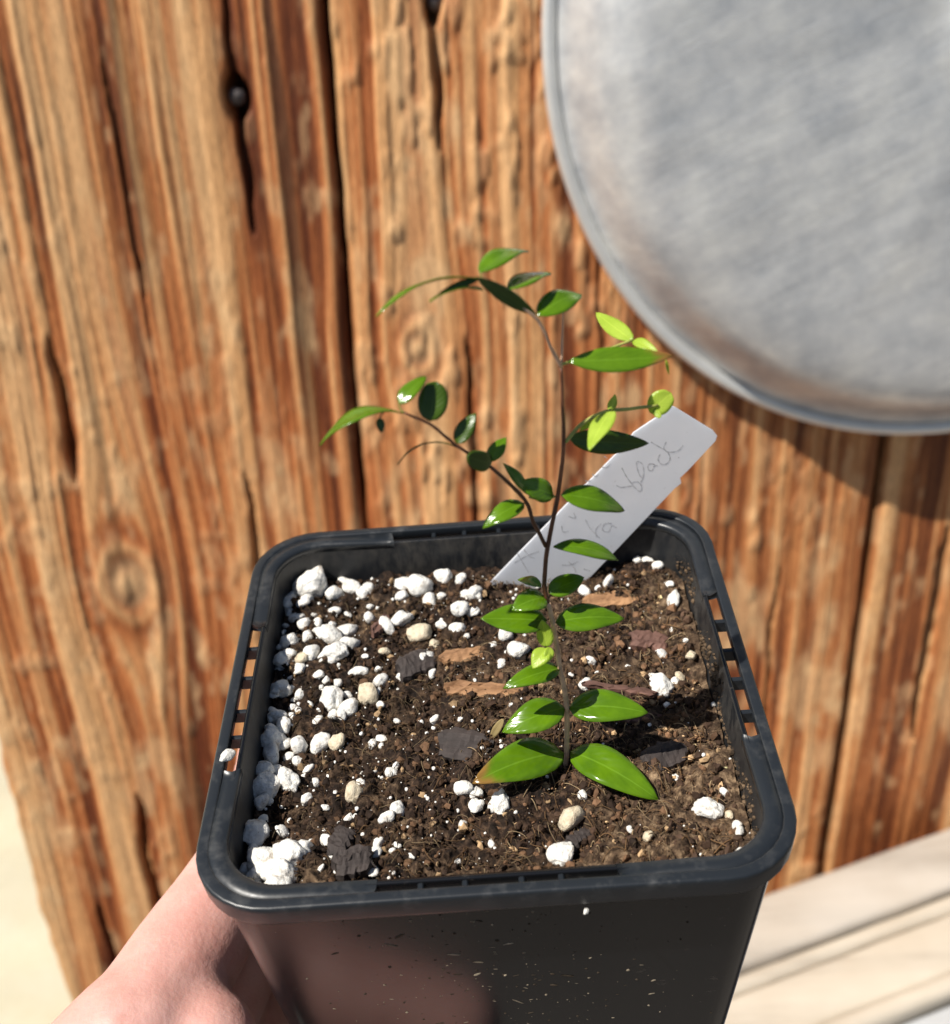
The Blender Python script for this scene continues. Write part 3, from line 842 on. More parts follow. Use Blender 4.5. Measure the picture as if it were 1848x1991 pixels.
for zid, lst in GR.items():
    for it in lst:
        zx, zy, dz_ = it[:3]; kd = it[3] if len(it) > 3 else ''
        px_, py_ = zpx(zid, zx, zy)
        p = on_soil(px_, py_)
        dist = (p - CAM).dot(FWD)
        r = dz_ * ZOOMS[zid][2] / 1.0281 * dist / FPX * 0.5
        lim = 0.0396 - r * .8
        p.x = max(-lim, min(lim, p.x)); p.y = max(-lim, min(lim, p.y))
        if kd == 't':
            me, nm, lb, gp = random.choice(PT), 'perlite_granule', G_T, 'cream-stained perlite granules'
        elif kd == 'p':
            me, nm, lb, gp = PP[0], 'pebble', 'rounded olive-tan pebble in the pot corner just above the hand', None
        elif dz_ >= 120:
            me, nm, lb, gp = random.choice(PBIG), 'perlite_granule', G_B, 'large pitted perlite lumps'
        else:
            me, nm, lb, gp = random.choice(PM), 'perlite_granule', G_W, 'white perlite granules on the soil'
        o = bpy.data.objects.new(nm, me); link(o)
        s = r * random.uniform(1.15, 1.35)
        o.scale = (s, s * random.uniform(.9, 1.05), s)
        o.rotation_euler = (random.uniform(-.6, .6), random.uniform(-.6, .6), random.uniform(0, 6.28))
        o.location = p + Vector((0, 0, r * 0.42))
        if kd != 'p':
            if math.hypot(p.x - base0.x, p.y - base0.y) < 0.013: zn = 'around the foot of the seedling stem'
            elif p.y > 0.018 and p.x > -0.012: zn = 'around the foot of the plant label'
            elif p.x < -0.024: zn = 'along the pot wall that the hand grips'
            elif p.x > 0.024: zn = 'along the sunlit pot wall opposite the hand'
            elif p.y < -0.026: zn = 'along the pot wall facing away from the planks'
            else: zn = 'on open soil between the pot walls and the stem'
            size_ = '' if gp[0] != 'w' else ('tiny ' if dz_ < 45 else ('small ' if dz_ < 75 else 'medium-sized '))
            lb = {'w': size_ + 'white perlite granule ', 'c': 'cream-stained perlite granule ', 'l': 'large pitted white perlite lump '}[gp[0]] + zn
        tag(o, lb, 'pebble' if kd == 'p' else 'perlite', gp)
# one granule caught on the left rim, one stuck to the front of the lip
for (q, r, lb) in ((Vector((-0.0427, -0.0155, 0.0006)), 0.0013, 'white perlite granule caught on the pot rim away from the soil'),
                   (Vector((0.0125, -0.0450, -0.0052)), 0.0005, 'tiny white speck of perlite stuck under the lip of the pot')):
    o = bpy.data.objects.new('perlite_granule', PM[2]); link(o)
    o.scale = (r, r, r * .8); o.location = q; o.rotation_euler = (0.3, 0.2, 1)
    tag(o, lb, 'perlite')
# fine perlite dust : far too many to count
VV = []; FF = []
for q in range(800):
    x = 0.038 * (1 - 2 * RNG.random() ** 0.8); y = RNG.uniform(-0.038, 0.038)
    if RNG.random() < 0.35 and x > 0.0: continue
    if math.hypot(max(abs(x) - 0.030, 0), max(abs(y) - 0.030, 0)) > 0.0085: continue
    s = 0.00008 + 0.00036 * RNG.random() ** 4
    vv = cb * (1 + 0.4 * (RNG.random((len(cb), 1)) - .5)) * s
    VV.append(vv + np.array([x, y, sz(x, y) + 0.0004]))
    FF.append(cf + len(cb) * len(FF))
dust = mesh('perlite_crumbs', np.vstack(VV), np.vstack(FF), M['perlite'], None)
tag(dust, 'fine white perlite crumbs sprinkled over the soil', 'perlite', kind='stuff')

# ------------------------------------------------------------------ bark chips
def chip(px_, py_, L, Wd, ang, th, mat, label, tilt=(0.1, 0.1), lift=0.3):
    p = on_soil(px_, py_)
    nx, ny = 12, 5
    V = []; F = []
    r = np.random.default_rng(int(px_ * 7 + py_))
    top = []; bot = []
    rowz = r.normal(size=ny + 1) * th * 0.06
    for i in range(nx + 1):
        t = i / nx - 0.5
        endf = 1 - 0.5 * abs(2 * t) ** 4 * r.uniform(0.4, 1)
        for j in range(ny + 1):
            s = j / ny - 0.5
            x = L * (t + 0.05 * math.sin(s * 5 + px_) * (1 if t > 0 else -1) * abs(2 * t) ** 3); y = Wd * s * endf + 0.0002 * r.normal()
            top.append((x, y, th * .5 * (1 - .45 * abs(2 * s) ** 3 - .3 * abs(2 * t) ** 6) + rowz[j] + 0.00007 * r.normal())); bot.append((x, y, -th * .5))
    n = (nx + 1) * (ny + 1); V = top + bot
    idx = lambda i, j: i * (ny + 1) + j
    for i in range(nx):
        for j in range(ny):
            F.append([idx(i, j), idx(i + 1, j), idx(i + 1, j + 1), idx(i, j + 1)])
            F.append([n + idx(i, j), n + idx(i, j + 1), n + idx(i + 1, j + 1), n + idx(i + 1, j)])
    ed = [idx(i, 0) for i in range(nx + 1)] + [idx(nx, j) for j in range(1, ny + 1)] + [idx(i, ny) for i in range(nx - 1, -1, -1)] + [idx(0, j) for j in range(ny - 1, 0, -1)]
    for k in range(len(ed)):
        a, b_ = ed[k], ed[(k + 1) % len(ed)]
        F.append([b_, a, n + a, n + b_])
    o = mesh('bark_chip', V, F, mat, smooth=False)
    o.location = p + Vector((0, 0, th * lift)); o.rotation_euler = (tilt[0], tilt[1], ang)
    tag(o, label, 'bark chip')
chip(942, 1350, 0.0135, 0.0030, -0.10, 0.0022, M['bark_tan'], 'long orange-brown splinter of bark, longest of the chips on the soil')
chip(905, 1280, 0.0095, 0.0032, 0.25, 0.0020, M['bark_tan'], 'short fibrous tan piece of bark next to the longest splinter')
chip(1262, 1255, 0.0070, 0.0042, -0.15, 0.0026, M['bark_red'], 'reddish-brown block of bark between the glossy leaf pair and the sunlit wall')
chip(905, 1458, 0.0090, 0.0062, -0.2, 0.0024, M['bark_dark'], 'flat charcoal-grey slab of bark beside the dry leaf', (0.25, 0.05))
chip(808, 1300, 0.0070, 0.0050, 0.6, 0.0030, M['bark_dark'], 'dark chunk of bark between the perlite clusters')
chip(665, 1648, 0.0058, 0.0034, 1.3, 0.0026, M['bark_dark'], 'narrow dark bark flake near the cluster of large perlite lumps')
chip(1205, 1345, 0.0125, 0.0012, -0.22, 0.0009, M['bark_red'], 'thin reddish twig of bark pointing to a big granule', (0.05, 0.1), 0.9)
chip(1290, 1480, 0.0080, 0.0050, 0.5, 0.0028, M['bark_dark'], 'dull brown lump of bark beyond the lowest leaf pair')
chip(1185, 1170, 0.0105, 0.0040, 0.25, 0.0012, M['bark_tan'], 'straw-coloured fibrous strip of bark below the plant label')
chip(690, 1690, 0.0060, 0.0042, 0.3, 0.0036, M['bark_dark'], 'dark clod of bark touching the narrow dark flake')
chip(742, 1690 - 470, 0.0060, 0.0020, 1.2, 0.0016, M['bark_red'], 'small reddish bark sliver among clustered perlite granules')
chip(1245, 1400, 0.0070, 0.0014, 0.1, 0.0012, M['bark_red'], 'slim brown bark sliver under the second lowest leaf pair')
chip(1120, 1640, 0.0060, 0.0026, 0.9, 0.0018, M['bark_dark'], 'dark bark bit beside the cream granule near the stem foot')

# ================================================================== SEEDLING
Y0 = -0.0145
base = on_soil(1090, 1541)
plant = thing('seedling', 'slender young shrub seedling with glossy green leaves growing in the pot', 'plant', base)
def tube(name, pts, radii, mat, parent, seg=8, sm=True):
    P = [Vector(p) for p in pts]
    # Catmull-Rom refine
    if sm and len(P) > 2:
        Q = []; Rr = []
        for i in range(len(P) - 1):
            p0 = P[max(i - 1, 0)]; p1 = P[i]; p2 = P[i + 1]; p3 = P[min(i + 2, len(P) - 1)]
            for k in range(4):
                t = k / 4
                Q.append(0.5 * ((2 * p1) + (p2 - p0) * t + (2 * p0 - 5 * p1 + 4 * p2 - p3) * t * t + (3 * p1 - p0 - 3 * p2 + p3) * t ** 3))
                Rr.append(radii[i] * (1 - t) + radii[i + 1] * t)
        Q.append(P[-1]); Rr.append(radii[-1]); P, radii = Q, Rr
    V = []; F = []
    up = Vector((0.3, 0.8, 0.2))
    for i, p in enumerate(P):
        d = (P[min(i + 1, len(P) - 1)] - P[max(i - 1, 0)]).normalized()
        a = d.cross(up).normalized(); b_ = a.cross(d)
        for k in range(seg):
            t = 2 * math.pi * k / seg
            V.append(p + (a * math.cos(t) + b_ * math.sin(t)) * radii[i] * (1 + 0.08 * math.sin(i * 1.9 + k)))
    for i in range(len(P) - 1):
        for k in range(seg):
            F.append([i * seg + k, i * seg + (k + 1) % seg, (i + 1) * seg + (k + 1) % seg, (i + 1) * seg + k])
    F.append(list(range(seg))[::-1]); F.append([(len(P) - 1) * seg + k for k in range(seg)])
    return mesh(name, [v - plant.location for v in V], F, mat, parent)

def SY(y):                 # stem leans a little away towards the top
    return Y0 + 0.006 * max(0.0, (1541 - y) / 830.0)
def S(x, y, dy=0.0):
    return at_y(x, y, SY(y) + dy)
low = [S(1076, 1549), S(1090, 1541), S(1097, 1524), S(1102, 1461), S(1102, 1369), S(1090, 1303), S(1078, 1224), S(1066, 1171)]
low[0].z = float(soil_h(low[0].x, low[0].y)) - 0.001
st = tube('stem', low, [.00050, .00055, .00050, .00046, .00044, .00042, .00040, .00038], M['stem_tan'], plant)
tube('stem', [S(1066, 1173), S(1059, 1137), S(1065, 1065), S(1084, 970), S(1096, 875), S(1095, 790), S(1092, 714)], [.00036, .00035, .00035, .00033, .00029, .00025, .00023], M['stem_brown'], plant)
# upper fork: thin leader and left shoot
tube('branch', [S(1092, 714), S(1094, 660, .002), S(1096, 606, .004)], [.00022, .00014, .00007], M['stem_tan'], plant)
tube('branch', [S(1092, 714), S(1070, 672, -.001), S(1046, 622, -.002), S(1000, 588, -.003), S(938, 542, -.004)], [.00026, .00024, .00022, .00020, .00014], M['stem_tan'], plant)
# long left branch
BL = [(1062, 1062, 0), (1037, 1014, -.001), (1021, 972, -.002), (958, 911, -.004), (913, 882, -.0055), (889, 867, -.006), (862, 845, -.0065), (834, 823, -.007), (786, 803, -.008)]
tube('branch', [S(*q) for q in BL], [.00032, .00030, .00030, .00026, .00022, .00022, .00020, .00020, .00016], M['stem_brown'], plant)
# right green twigs
tube('branch', [S(1100, 860), S(1131, 825, .002), S(1178, 801, .003), S(1225, 795, .005), S(1280, 788, .006)], [.00026, .00030, .00032, .00026, .00022], M['stem_green'], plant)
tube('branch', [S(1094, 708), S(1150, 690, .005), S(1231, 661, .008)], [.00020, .00018, .00018], M['stem_green'], plant)
tube('branch', [S(1080, 965), S(1055, 972, -.001), S(1030, 966, -.002)], [.00016, .00018, .00016], M['stem_green'], plant)

DROP = bpy.data.meshes.new('water_droplet')
DROP.from_pydata(ICO2[0].tolist(), [], ICO2[1].tolist()); DROP.materials.append(M['water'])
DROP.polygons.foreach_set('use_smooth', [True] * len(DROP.polygons))
def leaf(b0, t0, wpx, mat='leaf', arch=0.10, fold=0.18, dyb=0.0, dyt=0.0, face=(0, -0.55, 0.85), shape='ovate', tip=0.0, twist=0.0, drops=0):
    """b0, t0: base and tip in picture pixels; dyb / dyt: their depth beyond the stem plane"""
    B = S(b0[0], b0[1], dyb); T = at_y(t0[0], t0[1], SY(b0[1]) + dyt)
    ax_ = (T - B); L = ax_.length; ax_.normalize()
    n = Vector(face); n = (n - ax_ * n.dot(ax_)).normalized(); sd = n.cross(ax_)
    if twist:
        Rm = Matrix.Rotation(twist, 3, ax_); n = Rm @ n; sd = Rm @ sd
    dist = (B - CAM).dot(FWD); wv_ = wpx * dist / FPX
    # widen for the foreshortening of the blade's own tilt
    vd = (B - CAM).normalized(); sp = sd - vd * sd.dot(vd); axp = (ax_ - vd * ax_.dot(vd)).normalized()
    vis = max((sp - axp * sp.dot(axp)).length, 0.35); wd = wv_ / vis
    nt_, ns_ = 14, 6
    top = []; UV = []; tipA = []
    rj = random.Random(int(b0[0] * 31 + t0[1]))
    wob = [rj.uniform(-1, 1) for _ in range(4)]
    for i in range(nt_ + 1):
        t = i / nt_
        if shape == 'ovate': w = (math.sin(math.pi * min(1, t ** 0.80)) ** 0.72) * (1 - 0.16 * t)
        elif shape == 'round': w = math.sqrt(max(0, 1 - (2 * t - 1) ** 2))
        else: w = math.sin(math.pi * t ** 0.9) ** 0.9
        w = max(w, 0.02) / (0.93 if shape == 'ovate' else 1.0)
        c = B + ax_ * (L * t) + n * (arch * L * 4 * t * (1 - t)) + sd * (0.02 * L * wob[0] * math.sin(math.pi * t))
        for j in range(ns_ + 1):
            s = 2 * j / ns_ - 1
            y = s * w * wd * 0.5
            z = fold * abs(y) * (1.1 - abs(s) * .6) + 0.03 * wd * math.sin(t * 9 + wob[1] * 3 + s) * abs(s)
            top.append(c + sd * y + n * z); UV.append((t, j / ns_)); tipA.append(tip * max(0.0, min(1.0, (t - (1 - 0.16 - .1 * abs(s))) / 0.08)) if tip else 0.0)
    th = 0.00016
    bot = [v - n * th for v in top]
    V = top + bot; nV = len(top); F = []
    idx = lambda i, j: i * (ns_ + 1) + j
    for i in range(nt_):
        for j in range(ns_):
            F.append([idx(i, j), idx(i + 1, j), idx(i + 1, j + 1), idx(i, j + 1)])
            F.append([nV + idx(i, j), nV + idx(i, j + 1), nV + idx(i + 1, j + 1), nV + idx(i + 1, j)])
    ed = [idx(i, 0) for i in range(nt_ + 1)] + [idx(nt_, j) for j in range(1, ns_ + 1)] + [idx(i, ns_) for i in range(nt_ - 1, -1, -1)] + [idx(0, j) for j in range(ns_ - 1, 0, -1)]
    for k in range(len(ed)):
        a, b_ = ed[k], ed[(k + 1) % len(ed)]
        F.append([b_, a, nV + a, nV + b_])
    o = mesh('leaf', [v - plant.location for v in V], F, M[mat], plant, attrs={'tip': tipA * 2})
    me = o.data; uvl = me.uv_layers.new(name='UVMap')
    UV2 = UV * 2
    for lp in me.loops: uvl.data[lp.index].uv = UV2[lp.vertex_index]
    for q in range(drops):
        i_ = rj.randint(1, 6); j_ = rj.randint(1, ns_ - 1)
        c_ = top[idx(i_, j_)].lerp(top[idx(i_ + 1, j_)], rj.random())
        d_ = bpy.data.objects.new('water_droplet', DROP); link(d_, o)
        rr_ = rj.choice((.00022, .00028, .0004, .0005))
        Rm = Matrix((sd, ax_, n)).transposed().to_4x4()
        d_.matrix_local = Matrix.Translation(c_ - plant.location) @ Rm @ Matrix.Diagonal((rr_, rr_ * rj.uniform(.8, 1.5), rr_ * .5, 1))
    if mat == 'leaf_young': o['label'] = 'pale yellow-green young leaf'
    if tip: o['label'] = 'glossy green leaf with a browned tip'
    return o
UPF = (0.05, -0.45, 0.90)
# lower pairs, seen from above
leaf((1097, 1463), (919, 1523), 76, dyt=-.0075, arch=.10, face=(-.25, -.5, .85), tip=.9)
leaf((1109, 1461), (1280, 1555), 70, dyt=-.0095, arch=.12, face=(.2, -.45, .9))
leaf((1099, 1376), (977, 1424), 62, dyt=-.003, arch=.12, face=(-.3, -.45, .85))
leaf((1106, 1376), (1260, 1386), 62, dyt=-.002, arch=.08, face=(.15, -.4, .9))
leaf((1089, 1300), (979, 1338), 40, dyt=-.004, arch=.14, face=(-.2, -.2, .95), twist=-.25)
leaf((1064, 1207), (935, 1203), 56, dyt=-.001, arch=.05, face=(-.2, -.35, .9))
leaf((1080, 1210), (1214, 1203), 52, dyt=.001, arch=.08, face=(.25, -.40, .85))
leaf((1062, 1163), (996, 1186), 46, dyt=-.003, arch=.14, face=(-.35, -.45, .8))
leaf((1067, 1152), (1136, 1122), 42, dyt=.003, arch=.06, face=(.2, -.5, .85))
leaf((1052, 1140), (1007, 1127), 18, dyt=.004, arch=.10, face=(0, -.2, .95))
# young shoot between the lower pairs
leaf((1064, 1258), (1055, 1206), 32, 'leaf_young', dyb=-.002, dyt=-.0015, arch=-.05, face=(-.2, -.95, .3), fold=.35)
leaf((1066, 1262), (1036, 1300), 34, 'leaf_young', dyb=-.002, dyt=-.0045, arch=.10, face=(-.3, -.6, .7), fold=.35)
leaf((1070, 1258), (1062, 1290), 20, 'leaf_young', dyb=-.002, dyt=-.004, arch=.1, face=(.3, -.7, .6), fold=.3)
# middle leaves in front of the label
leaf((1077, 1062), (1203, 1090), 32, dyt=.001, arch=.12, face=(0, -.25, .97), shape='lance')
leaf((1092, 962), (1215, 993), 46, 'leaf', dyt=.002, arch=.10, face=(.05, -.45, .88))
leaf((1077, 962), (1005, 940), 44, dyt=-.002, arch=.04, face=(-.1, -.6, .8), fold=.25)
leaf((1030, 962), (979, 900), 20, dyb=-.002, dyt=-.001, arch=.05, face=(.5, -.4, .75), shape='lance')
leaf((1020, 978), (939, 1027), 36, dyb=-.002, dyt=-.005, arch=.14, face=(-.25, -.45, .85))
# left branch
leaf((957, 901), (909, 887), 40, 'leaf_shaded', dyb=-.004, dyt=-.007, arch=.05, face=(.1, -.85, .45), shape='round')
leaf((951, 897), (984, 850), 30, 'leaf', dyb=-.004, dyt=-.001, arch=.05, face=(-.4, -.8, .4))
leaf((888, 862), (925, 803), 34, 'leaf_shaded', dyb=-.006, dyt=-.004, arch=.04, face=(-.3, -.85, .4))
leaf((888, 868), (773, 902), 9, 'leaf_shaded', dyb=-.006, dyt=-.007, arch=.20, face=(0, .55, .83), shape='lance', fold=.05)
leaf((835, 819), (848, 741), 58, 'leaf_shaded', dyb=-.007, dyt=-.004, arch=.03, face=(0, -.9, .35), shape='round')
leaf((786, 802), (622, 866), 24, 'leaf', dyb=-.008, dyt=-.012, arch=.17, face=(-.1, .25, .96), shape='lance')
leaf((776, 784), (829, 732), 30, 'leaf', dyb=-.008, dyt=-.005, arch=.05, face=(-.5, -.7, .5))
leaf((738, 812), (743, 842), 17, 'leaf_shaded', dyb=-.009, dyt=-.010, arch=.0, face=(0, -.9, .2))
tube('petiole', [S(747, 799, -.0092), S(742, 806, -.0093), S(738, 814, -.0092)], [.0001, .0001, .0001], M['stem_brown'], plant, 6)
tube('petiole', [S(786, 803, -.008), S(779, 795, -.008), S(776, 783, -.008)], [.00012, .00011, .0001], M['stem_green'], plant, 6)
# upper left shoot
leaf((1044, 612), (926, 538), 30, 'leaf_shaded', dyb=-.002, dyt=-.007, arch=-.05, face=(0.1, -.80, .45), shape='lance')
leaf((934, 541), (854, 569), 15, 'leaf_shaded', dyb=-.004, dyt=-.008, arch=.06, face=(0, -.75, .5), shape='lance')
leaf((936, 543), (731, 613), 17, 'leaf', dyb=-.004, dyt=-.012, arch=.12, face=(-.1, .42, .9), shape='lance')
leaf((940, 562), (835, 586), 11, 'leaf', dyb=-.003, dyt=-.010, arch=.08, face=(0, .5, .86), shape='lance')
leaf((934, 530), (1028, 488), 30, 'leaf', dyb=-.004, dyt=.004, arch=.10, face=(-.2, -.35, .9))
leaf((990, 562), (1072, 531), 24, 'leaf', dyb=-.003, dyt=.005, arch=.06, face=(-.2, -.30, .9))
leaf((1047, 614), (1132, 572), 46, 'leaf', dyb=-.002, dyt=.004, arch=.10, face=(-.15, -.5, .85))
tube('petiole', [S(938, 544, -.004), S(936, 536, -.004), S(934, 529, -.004)], [.0001, .0001, .0001], M['stem_green'], plant, 6)
tube('petiole', [S(1000, 588, -.003), S(993, 573, -.003), S(990, 561, -.003)], [.0001, .0001, .0001], M['stem_green'], plant, 6)
# upper right
leaf((1104, 702), (1309, 692), 50, 'leaf', dyb=.000, dyt=.000, arch=.02, face=(0, -.70, .7), shape='lance', tip=0.9, fold=.1)
leaf((1231, 662), (1159, 608), 34, 'leaf_young', dyb=.008, dyt=.017, arch=.04, face=(-.25, -.5, .8), fold=.12)
leaf((1231, 662), (1281, 687), 20, 'leaf_young', dyb=.008, dyt=.004, arch=.10, face=(-.2, -.4, .85), fold=.3)
leaf((1296, 700), (1301, 729), 6, 'leaf_young', dyb=.001, dyt=.001, arch=.0, face=(0, -.9, .2))
# right twig
leaf((1108, 852), (1262, 862), 48, 'leaf_shaded', dyb=.003, dyt=.006, arch=.03, face=(.1, -.9, .35))
leaf((1190, 797), (1146, 876), 36, 'leaf_young', dyb=.003, dyt=-.004, arch=.06, face=(-.6, -.6, .6), fold=.10)
leaf((1188, 800), (1196, 766), 17, 'leaf_young', dyb=.003, dyt=.006, arch=.0, face=(-.5, -.6, .6))
leaf((1176, 803), (1127, 838), 17, 'leaf_young', dyb=.003, dyt=.002, arch=.05, face=(-.1, -.7, .6))
leaf((1264, 802), (1306, 764), 46, 'leaf_young', dyb=.006, dyt=.007, arch=.02, face=(.1, -.85, .5), shape='round')
leaf((1272, 795), (1285, 812), 14, 'leaf_young', dyb=.006, dyt=.005, arch=.0, face=(.1, -.8, .4), shape='round')

# fallen dry leaf on the soil
dl = leaf((979, 1405), (953, 1449), 17, 'leaf_dry', dyb=0, dyt=0, arch=.08, face=(.1, -.5, .85))
dl.parent = None
dp = on_soil(966, 1430)
off_v = dp + Vector((0, 0, 0.0008)) - (plant.location + sum((v.co for v in dl.data.vertices), Vector()) / len(dl.data.vertices))
ctr = sum((v.co for v in dl.data.vertices), Vector()) / len(dl.data.vertices)
for v in dl.data.vertices: v.co -= ctr
dl.location = dp + Vector((0, 0, 0.0012)); dl.name = 'dry_leaf'; dl.data.name = 'dry_leaf'
dl.scale = (1.0, 1.0, 1.0)
tag(dl, 'small curled straw-coloured dead leaf lying on the soil near the stem', 'leaf')

# ================================================================== PLANT LABEL
TN = Vector((0.12, -0.95, 0.12)).normalized()
TO = Vector((0.012, 0.0345, -0.010))
def tp(x, y): return hit(x, y, TO, TN)
plabel = thing('plant_label', 'white plastic plant label with pencil handwriting stuck in the soil behind the stem', 'plant label', TO)
cl = tp(944, 1146); cr_ = tp(1146, 1152)
outline = [tp(900, 1190), tp(1000, 1086), tp(1100, 984), tp(1198, 884), tp(1216, 866), tp(1233, 842), tp(1300, 797), tp(1306, 790), tp(1313, 792), tp(1388, 838), tp(1395, 847), tp(1392, 857), tp(1338, 915), tp(1323, 929), tp(1325, 940), tp(1312, 950), tp(1255, 1010), tp(1200, 1068), tp(1110, 1162)]
# a straight left edge up to the notch
nO = len(outline); thk = TN * -0.0005
V = [p - TO for p in outline] + [p - TO + thk for p in outline]
F = [list(range(nO))[::-1], [nO + k for k in range(nO)]]
for k in range(nO):
    k2 = (k + 1) % nO
    F.append([k, k2, nO + k2, nO + k])
mesh('blade', V, F, M['label'], plabel, smooth=False)
def strokes(lst, conv, w):
    V = []; F = []
    for st_ in lst:
        P = [tp(*conv(*q)) + TN * 0.00006 - TO for q in st_]
        # smooth
        Q = []
        for i in range(len(P) - 1):
            p0 = P[max(i - 1, 0)]; p1 = P[i]; p2 = P[i + 1]; p3 = P[min(i + 2, len(P) - 1)]
            for k in range(5):
                t = k / 5
                Q.append(0.5 * ((2 * p1) + (p2 - p0) * t + (2 * p0 - 5 * p1 + 4 * p2 - p3) * t * t + (3 * p1 - p0 - 3 * p2 + p3) * t ** 3))
        Q.append(P[-1])
        b0 = len(V)
        for i, p in enumerate(Q):
            d = (Q[min(i + 1, len(Q) - 1)] - Q[max(i - 1, 0)]).normalized(); s = d.cross(TN) * w * (0.8 + 0.3 * math.sin(i * 1.3))
            V += [p + s, p - s]
        for i in range(len(Q) - 1):
            a = b0 + 2 * i; F.append([a, a + 1, a + 3, a + 2])
    return V, F
cA = lambda x, y: ((1150 + x * .1353) / 1.0281, (840 + y * .1353) / 1.0281)
cB = lambda x, y: ((950 + x * .2706) / 1.0281, (780 + y * .2706) / 1.0281)
WR_A = [[(610, 960), (680, 990), (790, 975), (850, 965)], [(690, 700), (740, 800), (800, 890), (870, 980), (935, 1045)],
        [(935, 1045), (978, 1035), (975, 960), (930, 910), (870, 910), (830, 930)],
        [(965, 920), (1005, 840), (1010, 720), (985, 640), (935, 605), (905, 630), (920, 720), (960, 820), (1000, 860)],
        [(1180, 655), (1110, 640), (1075, 680), (1090, 735), (1140, 735), (1165, 680), (1215, 665)],
        [(1255, 500), (1225, 570), (1262, 640), (1340, 645), (1400, 580), (1385, 500), (1330, 440), (1240, 390), (1120, 320)],
        [(1345, 320), (1310, 400), (1350, 460), (1440, 467), (1530, 440), (1595, 370)], [(1522, 545), (1540, 556)],
        [(430, 530), (475, 560)], [(400, 690), (460, 700), (525, 640)], [(150, 890), (200, 900), (240, 885)], [(255, 790), (300, 830), (345, 800)]]
WR_B = [[(815, 955), (850, 1020), (920, 1090)], [(900, 1085), (890, 1030), (930, 985)], [(1010, 985), (960, 985), (940, 1030), (985, 1045), (1010, 1000), (1045, 1015)],
        [(690, 930), (740, 945), (730, 905)], [(640, 1000), (650, 1045), (690, 1040)], [(310, 1200), (350, 1270), (395, 1345)], [(360, 1175), (400, 1225), (440, 1240)], [(290, 1275), (340, 1245), (400, 1215), (470, 1190)],
        [(690, 1265), (730, 1310), (745, 1345)], [(640, 1290), (700, 1290), (760, 1265)], [(800, 1320), (850, 1335)]]
V1, F1 = strokes(WR_A, cA, 0.00010)
V2_, F2 = strokes(WR_B, cB, 0.00009)
k0 = len(V1)
hw_ = mesh('handwriting', V1 + V2_, F1 + [[k0 + i for i in f] for f in F2], M['pencil'], plabel)
hw_['label'] = 'faint grey pencil handwriting ending in the word black'

# ================================================================== HAND
caps = []
def cap(a, b, ra, rb):
    caps.append((Vector(a), Vector(b), ra, rb))
wr = Vector((-0.114, -0.098, -0.082))
mcp = [Vector((-0.0650, -0.0365, -0.0455)), Vector((-0.066, -0.037, -0.066)), Vector((-0.067, -0.040, -0.082)), Vector((-0.065, -0.044, -0.097))]
chains = [[(-0.0477, 0.006, -0.0465), (-0.0468, 0.029, -0.044), (-0.036, 0.0450, -0.044)],
          [(-0.0472, 0.012, -0.0635), (-0.0452, 0.034, -0.061), (-0.033, 0.0440, -0.060)],
          [(-0.0462, 0.010, -0.0805), (-0.0440, 0.031, -0.078), (-0.031, 0.0420, -0.076)],
          [(-0.0430, -0.006, -0.0990), (-0.0260, 0.006, -0.0985), (-0.010, 0.012, -0.0972)]]
rads = [(0.0118, 0.0092, 0.0086, 0.0075), (0.0122, 0.0094, 0.0086, 0.0075), (0.0116, 0.0090, 0.0083, 0.0072), (0.0105, 0.0080, 0.0074, 0.0066)]
for k in range(4):
    w0 = wr + Vector((0.004, 0.006, 0.016)).lerp(Vector((0.0, 0.0, -0.020)), k / 3)
    cap(w0, mcp[k], 0.0195, rads[k][0] + 0.001)
    pts = [mcp[k]] + [Vector(q) for q in chains[k]]
    for j in range(3): cap(pts[j], pts[j + 1], rads[k][j], rads[k][j + 1])
    if k: cap(mcp[k - 1], mcp[k], 0.0115, 0.0115)
# thumb round the front of the pot, below the picture
th_ = [Vector((-0.092, -0.088, -0.072)), Vector((-0.0580, -0.068, -0.0650)), Vector((-0.030, -0.0535, -0.0635)), Vector((-0.010, -0.0462, -0.0630))]
cap(th_[0], th_[1], 0.0185, 0.0140); cap(th_[1], th_[2], 0.0140, 0.0108); cap(th_[2], th_[3], 0.0108, 0.0088)
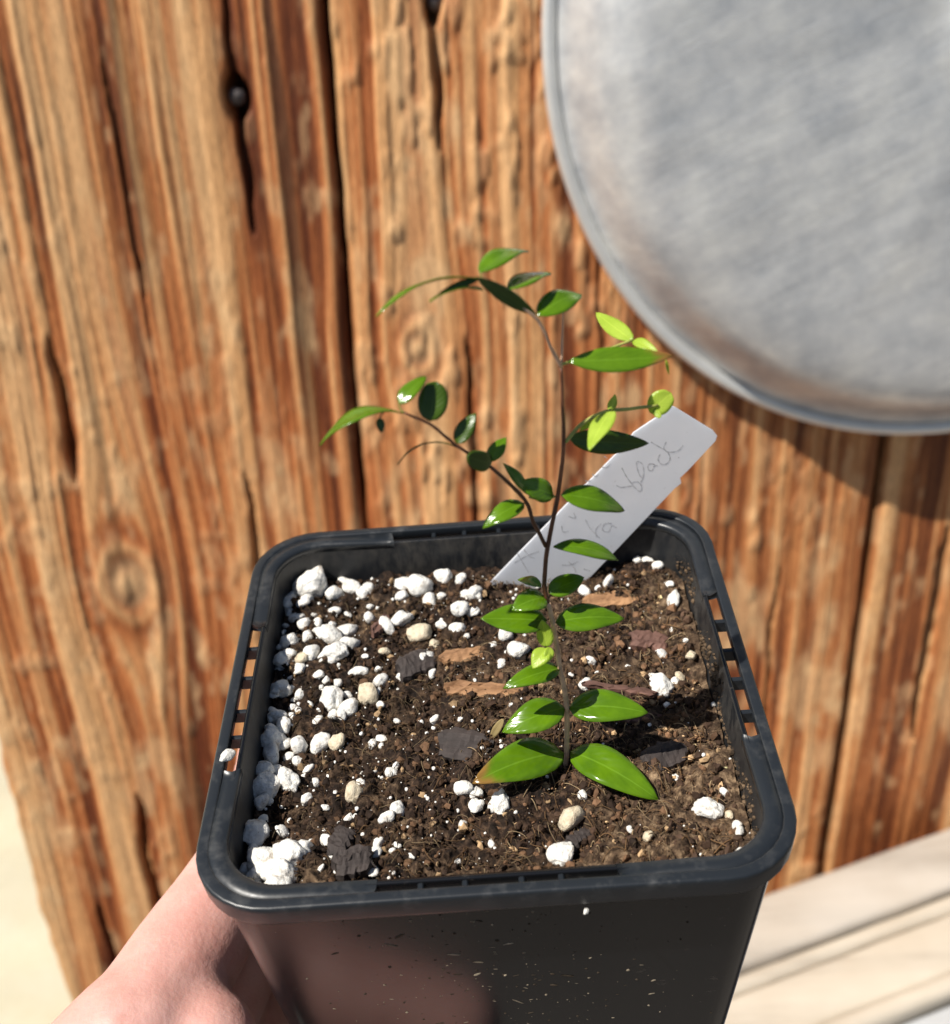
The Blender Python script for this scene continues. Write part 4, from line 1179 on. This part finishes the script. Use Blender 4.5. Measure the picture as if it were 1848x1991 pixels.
# web between thumb and index finger
cap((-0.0620, -0.040, -0.0500), (-0.0590, -0.064, -0.062), 0.0118, 0.0125)
cap((-0.0520, -0.036, -0.0470), (-0.0490, -0.056, -0.0570), 0.0090, 0.0100)
cap((-0.0660, -0.0430, -0.0490), (-0.0930, -0.0760, -0.066), 0.0130, 0.0205)
cap(wr, Vector((-0.185, -0.205, -0.150)), 0.0265, 0.034)
bm = bmesh.new()
for (a, b_, ra, rb) in caps:
    d = (b_ - a); L = d.length
    nst = max(2, int(L / 0.004))
    for i in range(nst + 1):
        t = i / nst
        mt = Matrix.Translation(a.lerp(b_, t))
        bmesh.ops.create_icosphere(bm, subdivisions=2, radius=(ra * (1 - t) + rb * t), matrix=mt)
me = bpy.data.meshes.new('hand_tmp'); bm.to_mesh(me); bm.free()
tmp = bpy.data.objects.new('hand_tmp', me); link(tmp)
md = tmp.modifiers.new('r', 'REMESH'); md.mode = 'VOXEL'; md.voxel_size = 0.0014
md = tmp.modifiers.new('s', 'SMOOTH'); md.factor = 0.6; md.iterations = 14
dg = bpy.context.evaluated_depsgraph_get(); dg.update()
hm = bpy.data.meshes.new_from_object(tmp.evaluated_get(dg))
bpy.data.objects.remove(tmp, do_unlink=True)
hm.name = 'person'; hm.materials.clear(); hm.materials.append(M['skin'])
# skin creases pressed into the web of the thumb
co = np.empty(len(hm.vertices) * 3); hm.vertices.foreach_get('co', co); co = co.reshape(-1, 3)
no = np.empty(len(hm.vertices) * 3); hm.vertices.foreach_get('normal', no); no = no.reshape(-1, 3)
w = np.exp(-(((co - np.array([-0.058, -0.048, -0.044])) / 0.020) ** 2).sum(1))
cre = fbm(co[:, 0] * 160 + co[:, 1] * 120, co[:, 2] * 60 + co[:, 1] * 30, 5, 3)
co += no * ((0.0011 * (cre - 0.5) * w) + 0.0008 * (fbm(co[:, 0] * 70, co[:, 1] * 70 + co[:, 2] * 50, 8, 3) - 0.5))[:, None]
hm.vertices.foreach_set('co', co.ravel())
hm.polygons.foreach_set('use_smooth', [True] * len(hm.polygons)); hm.update()
hand = bpy.data.objects.new('person', hm); link(hand)
tag(hand, 'bare left hand of a person gripping the black pot', 'hand')
